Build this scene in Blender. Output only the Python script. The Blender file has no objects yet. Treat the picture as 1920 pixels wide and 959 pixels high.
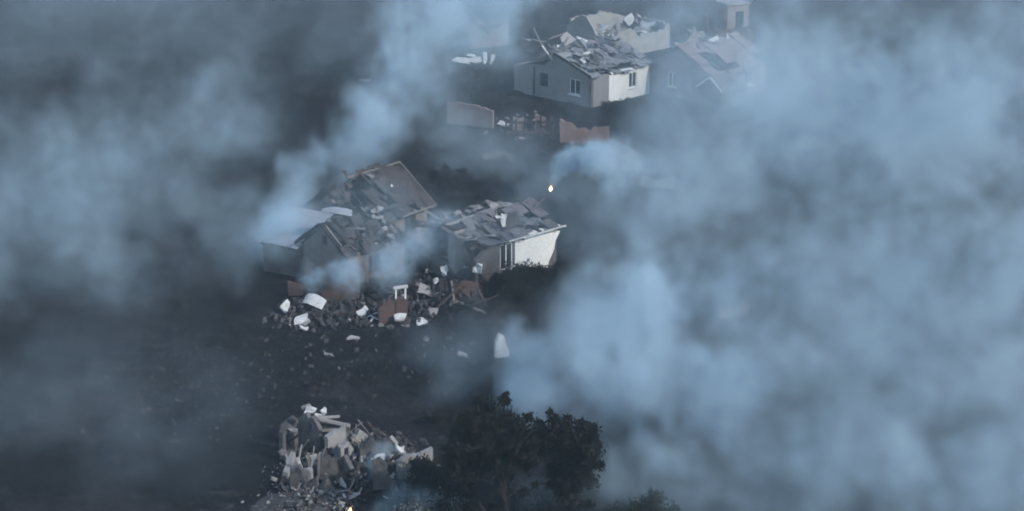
import bpy, bmesh, math, random
from mathutils import Vector, Matrix, Euler, noise

# ------------------------------------------------------------------ camera, world, sun, exposure
scene = bpy.context.scene
col = scene.collection
R = math.radians
F_PX, CAM_H, PITCH = 3250.0, 35.7, R(18.3)

cam_d = bpy.data.cameras.new('camera')
cam_d.sensor_width = 36.0
cam_d.lens = 36.0 * F_PX / 1920.0
cam_d.clip_start = 1.0
cam_d.clip_end = 6000.0
cam = bpy.data.objects.new('camera', cam_d)
cam.location = (0, 0, CAM_H)
cam.rotation_euler = (math.pi / 2 - PITCH, 0, 0)
col.objects.link(cam)
scene.camera = cam

SUN_EL, SUN_DIR = R(36), Vector((0.82, -0.57))       # the sun stands to the right, a little behind the camera
SUN_AZ = math.atan2(SUN_DIR.x, SUN_DIR.y)
world = bpy.data.worlds.new('World')
scene.world = world
world.use_nodes = True
wn = world.node_tree
bg = wn.nodes['Background']
sky = wn.nodes.new('ShaderNodeTexSky')
sky.sky_type = 'NISHITA'
sky.sun_disc = False
sky.sun_elevation = SUN_EL
sky.sun_rotation = SUN_AZ
sky.air_density = 1.6
sky.dust_density = 0.6
sky.ozone_density = 3.0
wn.links.new(sky.outputs[0], bg.inputs[0])
bg.inputs[1].default_value = 0.15

sun_d = bpy.data.lights.new('sun', 'SUN')
sun_d.energy = 2.4
sun_d.angle = R(1.0)
sun_d.color = (1.0, 0.95, 0.88)
sun = bpy.data.objects.new('sun', sun_d)
sd = Vector((SUN_DIR.x * math.cos(SUN_EL), SUN_DIR.y * math.cos(SUN_EL), math.sin(SUN_EL))).normalized()
sun.rotation_euler = sd.to_track_quat('Z', 'Y').to_euler()
sun.location = (80, 60, 80)
col.objects.link(sun)

vs = scene.view_settings
vs.view_transform = 'Standard'
vs.look = 'None'
vs.exposure = 0.4
vs.gamma = 1.0
vs.use_curve_mapping = False
cy = scene.cycles
cy.max_bounces = 6
cy.diffuse_bounces = 2
cy.glossy_bounces = 2
cy.transmission_bounces = 2
cy.transparent_max_bounces = 8
cy.volume_bounces = 2
cy.volume_step_rate = 2.6
cy.filter_width = 1.8
cy.volume_max_steps = 256
cy.use_denoising = True
cy.use_adaptive_sampling = True
cy.adaptive_threshold = 0.03
cy.adaptive_min_samples = 24
cy.denoiser = 'OPENIMAGEDENOISE'
cy.denoising_input_passes = 'RGB_ALBEDO'

# ------------------------------------------------------------------ helpers
rnd = random.Random(7)


def at(px, py, z=0.0):
    """the point at height z that the photograph (1920 x 959) shows at pixel px, py"""
    x, y = (px - 960.0) / F_PX, (479.5 - py) / F_PX
    d = Vector((x, math.cos(PITCH) + y * math.sin(PITCH), -math.sin(PITCH) + y * math.cos(PITCH)))
    t = (z - CAM_H) / d.z
    return Vector((0, 0, CAM_H)) + d * t


def ppm(p):
    """pixels a metre takes at point p"""
    v = Vector(p) - Vector((0, 0, CAM_H))
    return F_PX / (v.y * math.cos(PITCH) - v.z * math.sin(PITCH))


def loc(h, px, py, z):
    """the point at height z seen at pixel px, py, in the frame of the thing h"""
    q = at(px, py, z) - Vector(h.location)
    a = -h.rotation_euler.z
    return Vector((q.x * math.cos(a) - q.y * math.sin(a), q.x * math.sin(a) + q.y * math.cos(a), z))


def tag(o, label=None, cat=None, group=None, kind=None):
    if label:
        o['label'] = label
    if cat:
        o['category'] = cat
    if group:
        o['group'] = group
    if kind or cat:
        o['kind'] = kind or 'thing'
    return o


def empty(name, loc, rz=0.0, label=None, cat=None, group=None):
    o = bpy.data.objects.new(name, None)
    o.empty_display_size = 0.3
    o.location = loc
    o.rotation_euler = (0, 0, rz)
    col.objects.link(o)
    return tag(o, label, cat, group)


def mesh_obj(name, verts, faces, mat, parent=None, smooth=False):
    me = bpy.data.meshes.new(name)
    me.from_pydata([tuple(v) for v in verts], [], faces)
    me.materials.append(mat)
    if smooth:
        for p in me.polygons:
            p.use_smooth = True
    me.update()
    o = bpy.data.objects.new(name, me)
    col.objects.link(o)
    if parent:
        o.parent = parent
    return o


def bm_obj(name, bm, mat, parent=None, smooth=False):
    me = bpy.data.meshes.new(name)
    bmesh.ops.recalc_face_normals(bm, faces=bm.faces)
    bm.to_mesh(me)
    bm.free()
    me.materials.append(mat)
    if smooth:
        for p in me.polygons:
            p.use_smooth = True
    o = bpy.data.objects.new(name, me)
    col.objects.link(o)
    if parent:
        o.parent = parent
    return o


def use(name, src, parent=None):
    """another object with the mesh of src"""
    o = bpy.data.objects.new(name, src.data if hasattr(src, 'data') else src)
    col.objects.link(o)
    if parent:
        o.parent = parent
    return o


BOXF = [(0, 3, 2, 1), (4, 5, 6, 7), (0, 1, 5, 4), (1, 2, 6, 5), (2, 3, 7, 6), (3, 0, 4, 7)]


def beam(name, a, b, w, h, mat, parent=None, taper=1.0, rough=0.0):
    """a squared timber or bar from a to b"""
    a, b = Vector(a), Vector(b)
    d = (b - a).normalized()
    up = Vector((0, 0, 1)) if abs(d.z) < 0.95 else Vector((0, 1, 0))
    s = d.cross(up).normalized()
    u = s.cross(d).normalized()
    vv = []
    for p, k in ((a, 1.0), (b, taper)):
        for i, j in ((-1, -1), (1, -1), (1, 1), (-1, 1)):
            q = p + s * (i * w / 2 * k) + u * (j * h / 2 * k)
            if rough:
                q += Vector((rnd.uniform(-rough, rough), rnd.uniform(-rough, rough), rnd.uniform(-rough, rough)))
            vv.append(q)
    return mesh_obj(name, vv, BOXF, mat, parent)


def box(name, lo, hi, mat, parent=None, jit=0.0):
    x0, y0, z0 = lo
    x1, y1, z1 = hi
    vv = [(x0, y0, z0), (x1, y0, z0), (x1, y1, z0), (x0, y1, z0), (x0, y0, z1), (x1, y0, z1), (x1, y1, z1), (x0, y1, z1)]
    if jit:
        vv = [(x + rnd.uniform(-jit, jit), y + rnd.uniform(-jit, jit), z + rnd.uniform(-jit, jit)) for x, y, z in vv]
    return mesh_obj(name, vv, BOXF, mat, parent)


# ------------------------------------------------------------------ materials
def new_mat(name):
    m = bpy.data.materials.new(name)
    m.use_nodes = True
    nt = m.node_tree
    return m, nt, nt.nodes['Principled BSDF']


def nd(nt, kind, **kw):
    n = nt.nodes.new(kind)
    for k, v in kw.items():
        setattr(n, k, v)
    return n


def grimy(name, c1, c2, soot=(0.03, 0.03, 0.033), soot_amt=0.45, scale=0.7, rough=0.9, bump=0.3, fine=9.0, spec=0.2):
    """a weathered surface: two tones, fine grain and blotches of soot with a shape of their own"""
    m, nt, b = new_mat(name)
    L = nt.links.new
    geo = nd(nt, 'ShaderNodeNewGeometry')
    n1 = nd(nt, 'ShaderNodeTexNoise')
    n1.inputs['Scale'].default_value = scale * 2.2
    n1.inputs['Detail'].default_value = 6
    n2 = nd(nt, 'ShaderNodeTexNoise')
    n2.inputs['Scale'].default_value = scale
    n2.inputs['Detail'].default_value = 8
    n2.inputs['Roughness'].default_value = 0.68
    n3 = nd(nt, 'ShaderNodeTexNoise')
    n3.inputs['Scale'].default_value = fine
    n3.inputs['Detail'].default_value = 5
    for n in (n1, n2, n3):
        L(geo.outputs['Position'], n.inputs['Vector'])
    mix = nd(nt, 'ShaderNodeMix', data_type='RGBA')
    mix.inputs[6].default_value = (*c1, 1)
    mix.inputs[7].default_value = (*c2, 1)
    L(n1.outputs['Fac'], mix.inputs[0])
    ramp = nd(nt, 'ShaderNodeValToRGB')
    ramp.color_ramp.elements[0].position = 0.62 - soot_amt * 0.32
    ramp.color_ramp.elements[0].color = (0, 0, 0, 1)
    ramp.color_ramp.elements[1].position = 0.80 - soot_amt * 0.22
    ramp.color_ramp.elements[1].color = (min(1, soot_amt * 1.5),) * 3 + (1,)
    L(n2.outputs['Fac'], ramp.inputs[0])
    mix2 = nd(nt, 'ShaderNodeMix', data_type='RGBA')
    mix2.inputs[7].default_value = (*soot, 1)
    L(ramp.outputs[0], mix2.inputs[0])
    L(mix.outputs[2], mix2.inputs[6])
    mul = nd(nt, 'ShaderNodeMix', data_type='RGBA', blend_type='MULTIPLY')
    mul.inputs[0].default_value = 0.55
    r3 = nd(nt, 'ShaderNodeValToRGB')
    r3.color_ramp.elements[0].position = 0.25
    r3.color_ramp.elements[0].color = (0.45, 0.45, 0.45, 1)
    r3.color_ramp.elements[1].position = 0.7
    L(n3.outputs['Fac'], r3.inputs[0])
    L(mix2.outputs[2], mul.inputs[6])
    L(r3.outputs[0], mul.inputs[7])
    L(mul.outputs[2], b.inputs['Base Color'])
    b.inputs['Roughness'].default_value = rough
    b.inputs['Specular IOR Level'].default_value = spec
    bp = nd(nt, 'ShaderNodeBump')
    bp.inputs['Strength'].default_value = bump
    bp.inputs['Distance'].default_value = 0.05
    L(n3.outputs['Fac'], bp.inputs['Height'])
    L(bp.outputs[0], b.inputs['Normal'])
    return m


def brick_mat(name, c1, c2, mortar, soot_amt=0.4):
    m = grimy(name, c1, c2, soot_amt=soot_amt, scale=0.8)
    nt = m.node_tree
    L = nt.links.new
    b = nt.nodes['Principled BSDF']
    src = b.inputs['Base Color'].links[0].from_socket
    tc = nd(nt, 'ShaderNodeTexCoord')
    sep = nd(nt, 'ShaderNodeSeparateXYZ')
    L(tc.outputs['Object'], sep.inputs[0])
    add = nd(nt, 'ShaderNodeMath', operation='ADD')
    L(sep.outputs[0], add.inputs[0])
    L(sep.outputs[1], add.inputs[1])
    cmb = nd(nt, 'ShaderNodeCombineXYZ')
    L(add.outputs[0], cmb.inputs[0])
    L(sep.outputs[2], cmb.inputs[1])
    br = nd(nt, 'ShaderNodeTexBrick')
    br.inputs['Color1'].default_value = (1, 1, 1, 1)
    br.inputs['Color2'].default_value = (0.7, 0.66, 0.64, 1)
    br.inputs['Mortar'].default_value = (*mortar, 1)
    br.inputs['Scale'].default_value = 1.0
    br.inputs['Brick Width'].default_value = 0.26
    br.inputs['Row Height'].default_value = 0.077
    br.inputs['Mortar Size'].default_value = 0.012
    L(cmb.outputs[0], br.inputs['Vector'])
    mul = nd(nt, 'ShaderNodeMix', data_type='RGBA', blend_type='MULTIPLY')
    mul.inputs[0].default_value = 0.8
    L(src, mul.inputs[6])
    L(br.outputs['Color'], mul.inputs[7])
    L(mul.outputs[2], b.inputs['Base Color'])
    return m


M = {}
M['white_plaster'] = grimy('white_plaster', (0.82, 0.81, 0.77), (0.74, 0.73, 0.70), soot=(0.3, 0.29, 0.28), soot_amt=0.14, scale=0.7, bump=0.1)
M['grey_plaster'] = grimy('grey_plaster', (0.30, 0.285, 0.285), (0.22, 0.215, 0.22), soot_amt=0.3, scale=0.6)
M['beige_plaster'] = grimy('beige_plaster', (0.24, 0.215, 0.205), (0.17, 0.155, 0.15), soot_amt=0.45, scale=0.6)
M['pink_plaster'] = grimy('pink_plaster', (0.27, 0.22, 0.215), (0.20, 0.165, 0.165), soot_amt=0.3, scale=0.6)
M['red_plaster'] = grimy('red_plaster', (0.34, 0.22, 0.19), (0.24, 0.16, 0.14), soot_amt=0.2, scale=0.7)
M['brick'] = brick_mat('brick', (0.145, 0.10, 0.09), (0.10, 0.07, 0.066), (0.85, 0.85, 0.85))
M['concrete'] = grimy('concrete', (0.165, 0.158, 0.158), (0.09, 0.088, 0.092), soot_amt=0.55, scale=0.9)
M['pale_concrete'] = grimy('pale_concrete', (0.36, 0.345, 0.335), (0.24, 0.235, 0.23), soot_amt=0.3, scale=0.9)
M['white_debris'] = grimy('white_debris', (0.66, 0.66, 0.65), (0.42, 0.42, 0.42), soot=(0.12, 0.115, 0.11), soot_amt=0.32, scale=2.2, bump=0.25)
M['slate_grey'] = grimy('slate_grey', (0.20, 0.19, 0.20), (0.12, 0.118, 0.125), soot_amt=0.4, scale=0.8)
M['slate_pale'] = grimy('slate_pale', (0.31, 0.305, 0.32), (0.21, 0.21, 0.225), soot_amt=0.25, scale=0.9)
M['slate_brown'] = grimy('slate_brown', (0.088, 0.073, 0.070), (0.052, 0.045, 0.046), soot_amt=0.5, scale=0.6)
M['slate_burnt'] = grimy('slate_burnt', (0.12, 0.11, 0.108), (0.055, 0.05, 0.052), soot_amt=0.65, scale=0.9)
M['pale_metal'] = grimy('pale_metal', (0.34, 0.36, 0.38), (0.24, 0.255, 0.275), soot_amt=0.2, scale=0.5, rough=0.55, bump=0.1, spec=0.4)
M['charred_wood'] = grimy('charred_wood', (0.05, 0.042, 0.038), (0.025, 0.022, 0.022), soot_amt=0.3, scale=2)
M['grey_wood'] = grimy('grey_wood', (0.26, 0.23, 0.20), (0.17, 0.15, 0.14), soot_amt=0.25, scale=2)
M['brown_wood'] = grimy('brown_wood', (0.10, 0.075, 0.064), (0.06, 0.047, 0.042), soot_amt=0.3, scale=2)
M['white_paint'] = grimy('white_paint', (0.8, 0.8, 0.78), (0.72, 0.72, 0.70), soot_amt=0.04, scale=1, bump=0.05, rough=0.6)
M['rubble'] = grimy('rubble', (0.092, 0.087, 0.088), (0.045, 0.043, 0.045), soot_amt=0.45, scale=2.5)
M['bark'] = grimy('bark', (0.022, 0.019, 0.018), (0.011, 0.010, 0.010), soot_amt=0.3, scale=3)
M['floor_dirt'] = grimy('floor_dirt', (0.07, 0.06, 0.058), (0.04, 0.036, 0.036), soot_amt=0.4, scale=1)

m, nt, b = new_mat('window_glass')
b.inputs['Base Color'].default_value = (0.02, 0.025, 0.03, 1)
b.inputs['Roughness'].default_value = 0.12
M['glass'] = m


def leaf_mat(name, c1, c2):
    m, nt, b = new_mat(name)
    L = nt.links.new
    geo = nd(nt, 'ShaderNodeNewGeometry')
    n1 = nd(nt, 'ShaderNodeTexNoise')
    n1.inputs['Scale'].default_value = 1.1
    n1.inputs['Detail'].default_value = 6
    L(geo.outputs['Position'], n1.inputs['Vector'])
    mix = nd(nt, 'ShaderNodeMix', data_type='RGBA')
    mix.inputs[6].default_value = (*c1, 1)
    mix.inputs[7].default_value = (*c2, 1)
    r = nd(nt, 'ShaderNodeValToRGB')
    r.color_ramp.elements[0].position = 0.35
    r.color_ramp.elements[1].position = 0.65
    L(n1.outputs['Fac'], r.inputs[0])
    L(r.outputs[0], mix.inputs[0])
    L(mix.outputs[2], b.inputs['Base Color'])
    b.inputs['Roughness'].default_value = 0.75
    b.inputs['Specular IOR Level'].default_value = 0.15
    return m


M['leaf_dark'] = leaf_mat('leaf_dark', (0.007, 0.008, 0.0085), (0.017, 0.020, 0.017))
M['leaf_green'] = leaf_mat('leaf_green', (0.016, 0.022, 0.015), (0.030, 0.038, 0.024))
M['leaf_silver'] = leaf_mat('leaf_silver', (0.02, 0.028, 0.03), (0.16, 0.19, 0.21))
M['leaf_scorched'] = leaf_mat('leaf_scorched', (0.012, 0.012, 0.011), (0.026, 0.025, 0.018))

m, nt, b = new_mat('flame')
b.inputs['Base Color'].default_value = (0.9, 0.5, 0.2, 1)
tc = nd(nt, 'ShaderNodeTexCoord')
sp = nd(nt, 'ShaderNodeSeparateXYZ')
rp = nd(nt, 'ShaderNodeValToRGB')
rp.color_ramp.elements[0].position = 0.1
rp.color_ramp.elements[0].color = (1.0, 0.82, 0.45, 1)
rp.color_ramp.elements[1].position = 0.9
rp.color_ramp.elements[1].color = (1.0, 0.28, 0.05, 1)
nt.links.new(tc.outputs['Generated'], sp.inputs[0])
nt.links.new(sp.outputs[2], rp.inputs[0])
nt.links.new(rp.outputs[0], b.inputs['Emission Color'])
b.inputs['Emission Strength'].default_value = 9.0
M['flame'] = m

# ground: burnt soil, ash, dull grass, faint wheel tracks
m, nt, b = new_mat('burnt_ground')
L = nt.links.new
geo = nd(nt, 'ShaderNodeNewGeometry')


def gnoise(scale, detail=6, rough=0.6, stretch=None):
    n = nd(nt, 'ShaderNodeTexNoise')
    n.inputs['Scale'].default_value = scale
    n.inputs['Detail'].default_value = detail
    n.inputs['Roughness'].default_value = rough
    if stretch:
        mp = nd(nt, 'ShaderNodeMapping')
        mp.inputs['Scale'].default_value = stretch
        mp.inputs['Rotation'].default_value = (0, 0, R(-28))
        L(geo.outputs['Position'], mp.inputs[0])
        L(mp.outputs[0], n.inputs['Vector'])
    else:
        L(geo.outputs['Position'], n.inputs['Vector'])
    return n


def ramp2(src, p0, p1, v0=0.0, v1=1.0):
    r = nd(nt, 'ShaderNodeMapRange')
    r.interpolation_type = 'SMOOTHSTEP'
    r.inputs[1].default_value = p0
    r.inputs[2].default_value = p1
    r.inputs[3].default_value = v0
    r.inputs[4].default_value = v1
    L(src, r.inputs[0])
    return r.outputs[0]


def mixc(fac, a, bcol, mode='MIX'):
    x = nd(nt, 'ShaderNodeMix', data_type='RGBA', blend_type=mode)
    if isinstance(fac, float):
        x.inputs[0].default_value = fac
    else:
        L(fac, x.inputs[0])
    for i, v in ((6, a), (7, bcol)):
        if isinstance(v, tuple):
            x.inputs[i].default_value = (*v, 1)
        else:
            L(v, x.inputs[i])
    return x.outputs[2]


nA, nB, nC, nD = gnoise(0.09), gnoise(0.35, 8, 0.65), gnoise(3.5, 6, 0.7), gnoise(0.5, 5, 0.6, (0.35, 1.1, 1))
c = mixc(ramp2(nA.outputs['Fac'], 0.38, 0.62), (0.010, 0.0105, 0.013), (0.019, 0.0185, 0.0215))
c = mixc(ramp2(nB.outputs['Fac'], 0.50, 0.72), c, (0.022, 0.025, 0.021))
c = mixc(ramp2(nD.outputs['Fac'], 0.55, 0.75, 0.0, 0.75), c, (0.06, 0.056, 0.055))
nE, nF = gnoise(0.16, 7, 0.62), gnoise(0.8, 7, 0.7)
c = mixc(ramp2(nE.outputs['Fac'], 0.52, 0.62, 0.0, 0.9), c, (0.036, 0.034, 0.035))
c = mixc(ramp2(nF.outputs['Fac'], 0.58, 0.70, 0.0, 0.8), c, (0.075, 0.072, 0.070))
c = mixc(ramp2(nF.outputs['Fac'], 0.42, 0.30, 0.0, 0.85), c, (0.005, 0.005, 0.006))
c = mixc(ramp2(nC.outputs['Fac'], 0.35, 0.70, 0.4, 1.0), (0.0, 0.0, 0.0), c)
L(c, b.inputs['Base Color'])
b.inputs['Roughness'].default_value = 0.95
b.inputs['Specular IOR Level'].default_value = 0.1
bp = nd(nt, 'ShaderNodeBump')
bp.inputs['Strength'].default_value = 0.6
bp.inputs['Distance'].default_value = 0.12
L(nC.outputs['Fac'], bp.inputs['Height'])
L(bp.outputs[0], b.inputs['Normal'])
M['ground'] = m

# ------------------------------------------------------------------ ground sheet
def gz(x, y):
    f = 1.0 if abs(x) < 80 and 40 < y < 230 else 0.0
    return f * (0.16 * noise.noise((x * 0.12, y * 0.12, 3.1)) + 0.07 * noise.noise((x * 0.6, y * 0.6, 9.0)))


def axis(lo, hi, step, far):
    a = [-far, -far * 0.5, lo - 40, lo - 12]
    v = lo
    while v <= hi:
        a.append(v)
        v += step
    return a + [hi + 12, hi + 40, hi + far * 0.4, hi + far]


xs, ys = axis(-72, 72, 0.75, 700), axis(55, 225, 0.75, 700)
gv = [(x, y, gz(x, y) - 0.06) for y in ys for x in xs]
nx_ = len(xs)
gf = [(j * nx_ + i, j * nx_ + i + 1, (j + 1) * nx_ + i + 1, (j + 1) * nx_ + i) for j in range(len(ys) - 1) for i in range(nx_ - 1)]
ground = mesh_obj('ground', gv, gf, M['ground'], smooth=True)
tag(ground, 'dark burnt earth and trampled grass of the village', None, kind='structure')


# ------------------------------------------------------------------ building blocks
def wall(parent, mat, p0, p1, prof, thick=0.3, openings=(), z0=0.0, name='wall', jag=0.0, step=0.45):
    """an upright wall from p0 to p1; prof = [(distance, height), ...] is its (broken) top edge;
    openings = [(u0, u1, v0, v1), ...]; its thickness goes to the left of p0 -> p1"""
    p0, p1 = Vector((p0[0], p0[1])), Vector((p1[0], p1[1]))
    Lw = (p1 - p0).length
    d = (p1 - p0) / Lw
    nrm = Vector((-d.y, d.x))

    def top(u):
        for (a, ha), (c_, hc) in zip(prof, prof[1:]):
            if a <= u <= c_:
                return ha + (hc - ha) * (u - a) / max(1e-6, c_ - a)
        return prof[-1][1] if u > prof[0][0] else prof[0][1]
    us = {0.0, round(Lw, 4)}
    for a, _ in prof:
        if 0 < a < Lw:
            us.add(round(a, 4))
    for o in openings:
        us.add(round(o[0], 4))
        us.add(round(o[1], 4))
    if jag:
        k = step
        while k < Lw - 0.1:
            if all(abs(k - q) > 0.12 for q in us):
                us.add(round(k, 4))
            k += step * rnd.uniform(0.6, 1.4)
    us = sorted(us)
    vs_ = sorted({0.0} | {o[2] for o in openings if o[2] > 0} | {o[3] for o in openings})
    hs = [top(u) + (rnd.uniform(-jag, jag * 0.4) if jag else 0.0) for u in us]
    rows = vs_ + [None]
    bm = bmesh.new()
    nodes = {}

    def node(i, j, side):
        key = (i, j, side)
        if key not in nodes:
            v = hs[i] if rows[j] is None else min(rows[j], hs[i])
            q = p0 + d * us[i] + nrm * (thick * side)
            nodes[key] = bm.verts.new((q.x, q.y, z0 + v))
        return nodes[key]
    solid = set()
    for i in range(len(us) - 1):
        um = (us[i] + us[i + 1]) / 2
        for j in range(len(rows) - 1):
            lo = rows[j]
            hi = max(hs[i], hs[i + 1]) if rows[j + 1] is None else rows[j + 1]
            if max(hs[i], hs[i + 1]) <= lo + 1e-4:
                continue
            vm = (lo + hi) / 2
            if any(o[0] < um < o[1] and o[2] < vm < o[3] for o in openings):
                continue
            solid.add((i, j))
    for (i, j) in solid:
        for s in (0, 1):
            q = [node(i, j, s), node(i + 1, j, s), node(i + 1, j + 1, s), node(i, j + 1, s)]
            bm.faces.new(q)
        for (ni, nj, a, b_) in ((i - 1, j, (i, j), (i, j + 1)), (i + 1, j, (i + 1, j), (i + 1, j + 1)),
                                (i, j - 1, (i, j), (i + 1, j)), (i, j + 1, (i, j + 1), (i + 1, j + 1))):
            if (ni, nj) not in solid:
                bm.faces.new([node(*a, 0), node(*b_, 0), node(*b_, 1), node(*a, 1)])
    bmesh.ops.remove_doubles(bm, verts=bm.verts, dist=1e-4)
    return bm_obj(name, bm, mat, parent)


def window(parent, p0, p1, u0, u1, v0, v1, z0=0.0, frame='white_paint', panes=2, inset=0.08, sill=True, glass=True, label=None):
    """a window standing in an opening of wall p0 -> p1"""
    p0, p1 = Vector((p0[0], p0[1])), Vector((p1[0], p1[1]))
    d = (p1 - p0).normalized()
    n = Vector((-d.y, d.x))

    def Q(u, k, z):
        q = p0 + d * u + n * k
        return Vector((q.x, q.y, z0 + z))
    bm = bmesh.new()
    fw, ft = 0.085, 0.07

    def bar(ua, ub, va, vb, ka=inset, kb=inset + ft):
        vv = [bm.verts.new(Q(u, k, z)) for z in (va, vb) for (u, k) in ((ua, ka), (ub, ka), (ub, kb), (ua, kb))]
        for f in BOXF:
            bm.faces.new([vv[i] for i in f])
    bar(u0, u0 + fw, v0, v1)
    bar(u1 - fw, u1, v0, v1)
    bar(u0 + fw, u1 - fw, v0, v0 + fw)
    bar(u0 + fw, u1 - fw, v1 - fw, v1)
    for k in range(1, panes):
        uc = u0 + (u1 - u0) * k / panes
        bar(uc - fw / 2, uc + fw / 2, v0 + fw, v1 - fw)
    w = bm_obj('window', bm, M[frame], parent)
    if label:
        w['label'] = label
    if glass:
        for k in range(panes):
            ua, ub = u0 + (u1 - u0) * k / panes + fw / 2, u0 + (u1 - u0) * (k + 1) / panes - fw / 2
            mesh_obj('pane', [Q(ua, inset + 0.03, v0 + fw / 2), Q(ub, inset + 0.03, v0 + fw / 2), Q(ub, inset + 0.03, v1 - fw / 2), Q(ua, inset + 0.03, v1 - fw / 2),
                              Q(ua, inset + 0.036, v0 + fw / 2), Q(ub, inset + 0.036, v0 + fw / 2), Q(ub, inset + 0.036, v1 - fw / 2), Q(ua, inset + 0.036, v1 - fw / 2)],
                     BOXF, M['glass'], w)
    if sill:
        vv = [Q(u, k, z) for z in (v0 - 0.10, v0 - 0.004) for (u, k) in ((u0 - 0.1, -0.10), (u1 + 0.1, -0.10), (u1 + 0.1, inset - 0.004), (u0 - 0.1, inset - 0.004))]
        mesh_obj('sill', vv, BOXF, M[frame], w)
    return w


def sheet_mesh(name, mat, waves=5, sub=2):
    """a corrugated roofing sheet, 1 x 1, origin at its lower left corner"""
    n = waves * 2
    vv, ff = [], []
    for i in range(n + 1):
        z = 0.035 if i % 2 else 0.0
        for v in range(2):
            vv.append((i / n, v, z))
    for i in range(n):
        ff.append((2 * i, 2 * i + 2, 2 * i + 3, 2 * i + 1))
    base = len(vv)
    vv += [(x, y, z - 0.02) for x, y, z in vv]
    ff += [tuple(base + q for q in reversed(f)) for f in ff]
    for i in range(n):
        ff.append((2 * i, base + 2 * i, base + 2 * i + 2, 2 * i + 2))
        ff.append((2 * i + 1, 2 * i + 3, base + 2 * i + 3, base + 2 * i + 1))
    ff.append((0, 1, base + 1, base))
    ff.append((2 * n, base + 2 * n, base + 2 * n + 1, 2 * n + 1))
    me = bpy.data.meshes.new(name)
    me.from_pydata(vv, [], ff)
    me.materials.append(mat)
    return me


SHEET = {k: sheet_mesh('roof_sheet_' + k, M[k]) for k in ('slate_grey', 'slate_pale', 'slate_brown', 'slate_burnt', 'pale_metal', 'pink_plaster')}


def broken_sheet(name, mat, seed, n=9):
    """a broken piece of a roof sheet: an uneven plate with thickness"""
    r = random.Random(seed)
    pts = []
    cut = r.randrange(4)
    for i, (cx, cy_) in enumerate(((-.5, -.5), (.5, -.5), (.5, .5), (-.5, .5))):
        nx2, ny2 = ((.5, -.5), (.5, .5), (-.5, .5), (-.5, -.5))[i]
        k = r.uniform(.35, .6) if i == cut else r.uniform(.82, 1.0)
        pts.append((cx * k, cy_ * r.uniform(.8, 1.0) * (k if i == cut else 1), r.uniform(-.05, .05)))
        t = r.uniform(.3, .7)
        w = r.uniform(.72, .98)
        pts.append(((cx + (nx2 - cx) * t) * (w if cx == nx2 else 1), (cy_ + (ny2 - cy_) * t) * (w if cy_ == ny2 else 1), r.uniform(-.05, .05)))
    n = len(pts)
    vv = pts + [(x, y, z - 0.05) for x, y, z in pts]
    ff = [tuple(range(n)), tuple(reversed(range(n, 2 * n)))] + [(i, n + i, n + (i + 1) % n, (i + 1) % n) for i in range(n)]
    me = bpy.data.meshes.new(name)
    me.from_pydata(vv, [], [tuple(f) for f in ff])
    me.materials.append(mat)
    return me


SHARD = {k: [broken_sheet('shard_%s' % k, M[k], s * 7 + len(k)) for s in range(5)]
         for k in ('slate_grey', 'slate_pale', 'slate_brown', 'slate_burnt', 'white_debris', 'pale_concrete', 'concrete', 'pale_metal', 'charred_wood', 'beige_plaster', 'pink_plaster')}


def roof_slope(parent, kind, O, ex, up, nx, ny, length, sag=None, miss=0.0, seed=1, jit=0.04, rafters=5, skip=None, wood='charred_wood'):
    """one slope of a roof: rafters under rows of single sheets; O = lower corner, ex = along the eave, up = eave to ridge"""
    r = random.Random(seed)
    O, ex, up = Vector(O), Vector(ex).normalized(), Vector(up)
    nrm = ex.cross(up).normalized()
    sag = sag or (lambda s, t: 0.0)
    sw, sl = length / nx, up.length / ny
    upn = up.normalized()
    for i in range(rafters):
        s = (i + 0.5) / rafters
        a = O + ex * (length * s) - nrm * 0.12
        b_ = a + up
        beam('rafter', a + Vector((0, 0, sag(s, 0))), b_ + Vector((0, 0, sag(s, 1))), 0.09, 0.14, M[wood], parent)
    for j in range(ny):
        for i in range(nx):
            if skip and skip((i + .5) / nx, (j + .5) / ny):
                continue
            if r.random() < miss:
                continue
            s0, t0 = i / nx, j / ny
            # corner points with sag
            def pt(s, t):
                return O + ex * (length * s) + up * t + Vector((0, 0, sag(s, t)))
            a, b_, c_ = pt(s0, t0), pt((i + 1) / nx, t0), pt(s0, (j + 1) / ny)
            e1, e2 = b_ - a, c_ - a
            e2 = e2 * 1.10
            e1 = e1 * 1.05
            n3 = e1.cross(e2).normalized()
            a = a - upn * 0.04 + n3 * (0.03 + 0.035 * ((i + j) % 2))
            o = use('roof_sheet', SHEET[kind], parent)
            mtx = Matrix(((e1.x, e2.x, n3.x, a.x), (e1.y, e2.y, n3.y, a.y), (e1.z, e2.z, n3.z, a.z), (0, 0, 0, 1)))
            o.matrix_local = mtx @ Euler((r.gauss(0, jit), r.gauss(0, jit), r.gauss(0, jit * 0.6))).to_matrix().to_4x4()


def shard(parent, kind, loc, size, rot, name='roof_shard', seed=0):
    o = use(name, SHARD[kind][seed % 5], parent)
    o.location = loc
    o.scale = (size[0], size[1], size[2] if len(size) > 2 else 1.0)
    o.rotation_euler = rot
    return o


def slab(px, py, w, d, kind, rot, label, cat, z=0.12, group=None, seed=0, thick=2.0, name='debris_slab'):
    p = at(px, py, z)
    o = shard(None, kind, p, (w, d, thick), rot, name, seed)
    return tag(o, label, cat, group)


CHUNKS = {}


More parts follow.
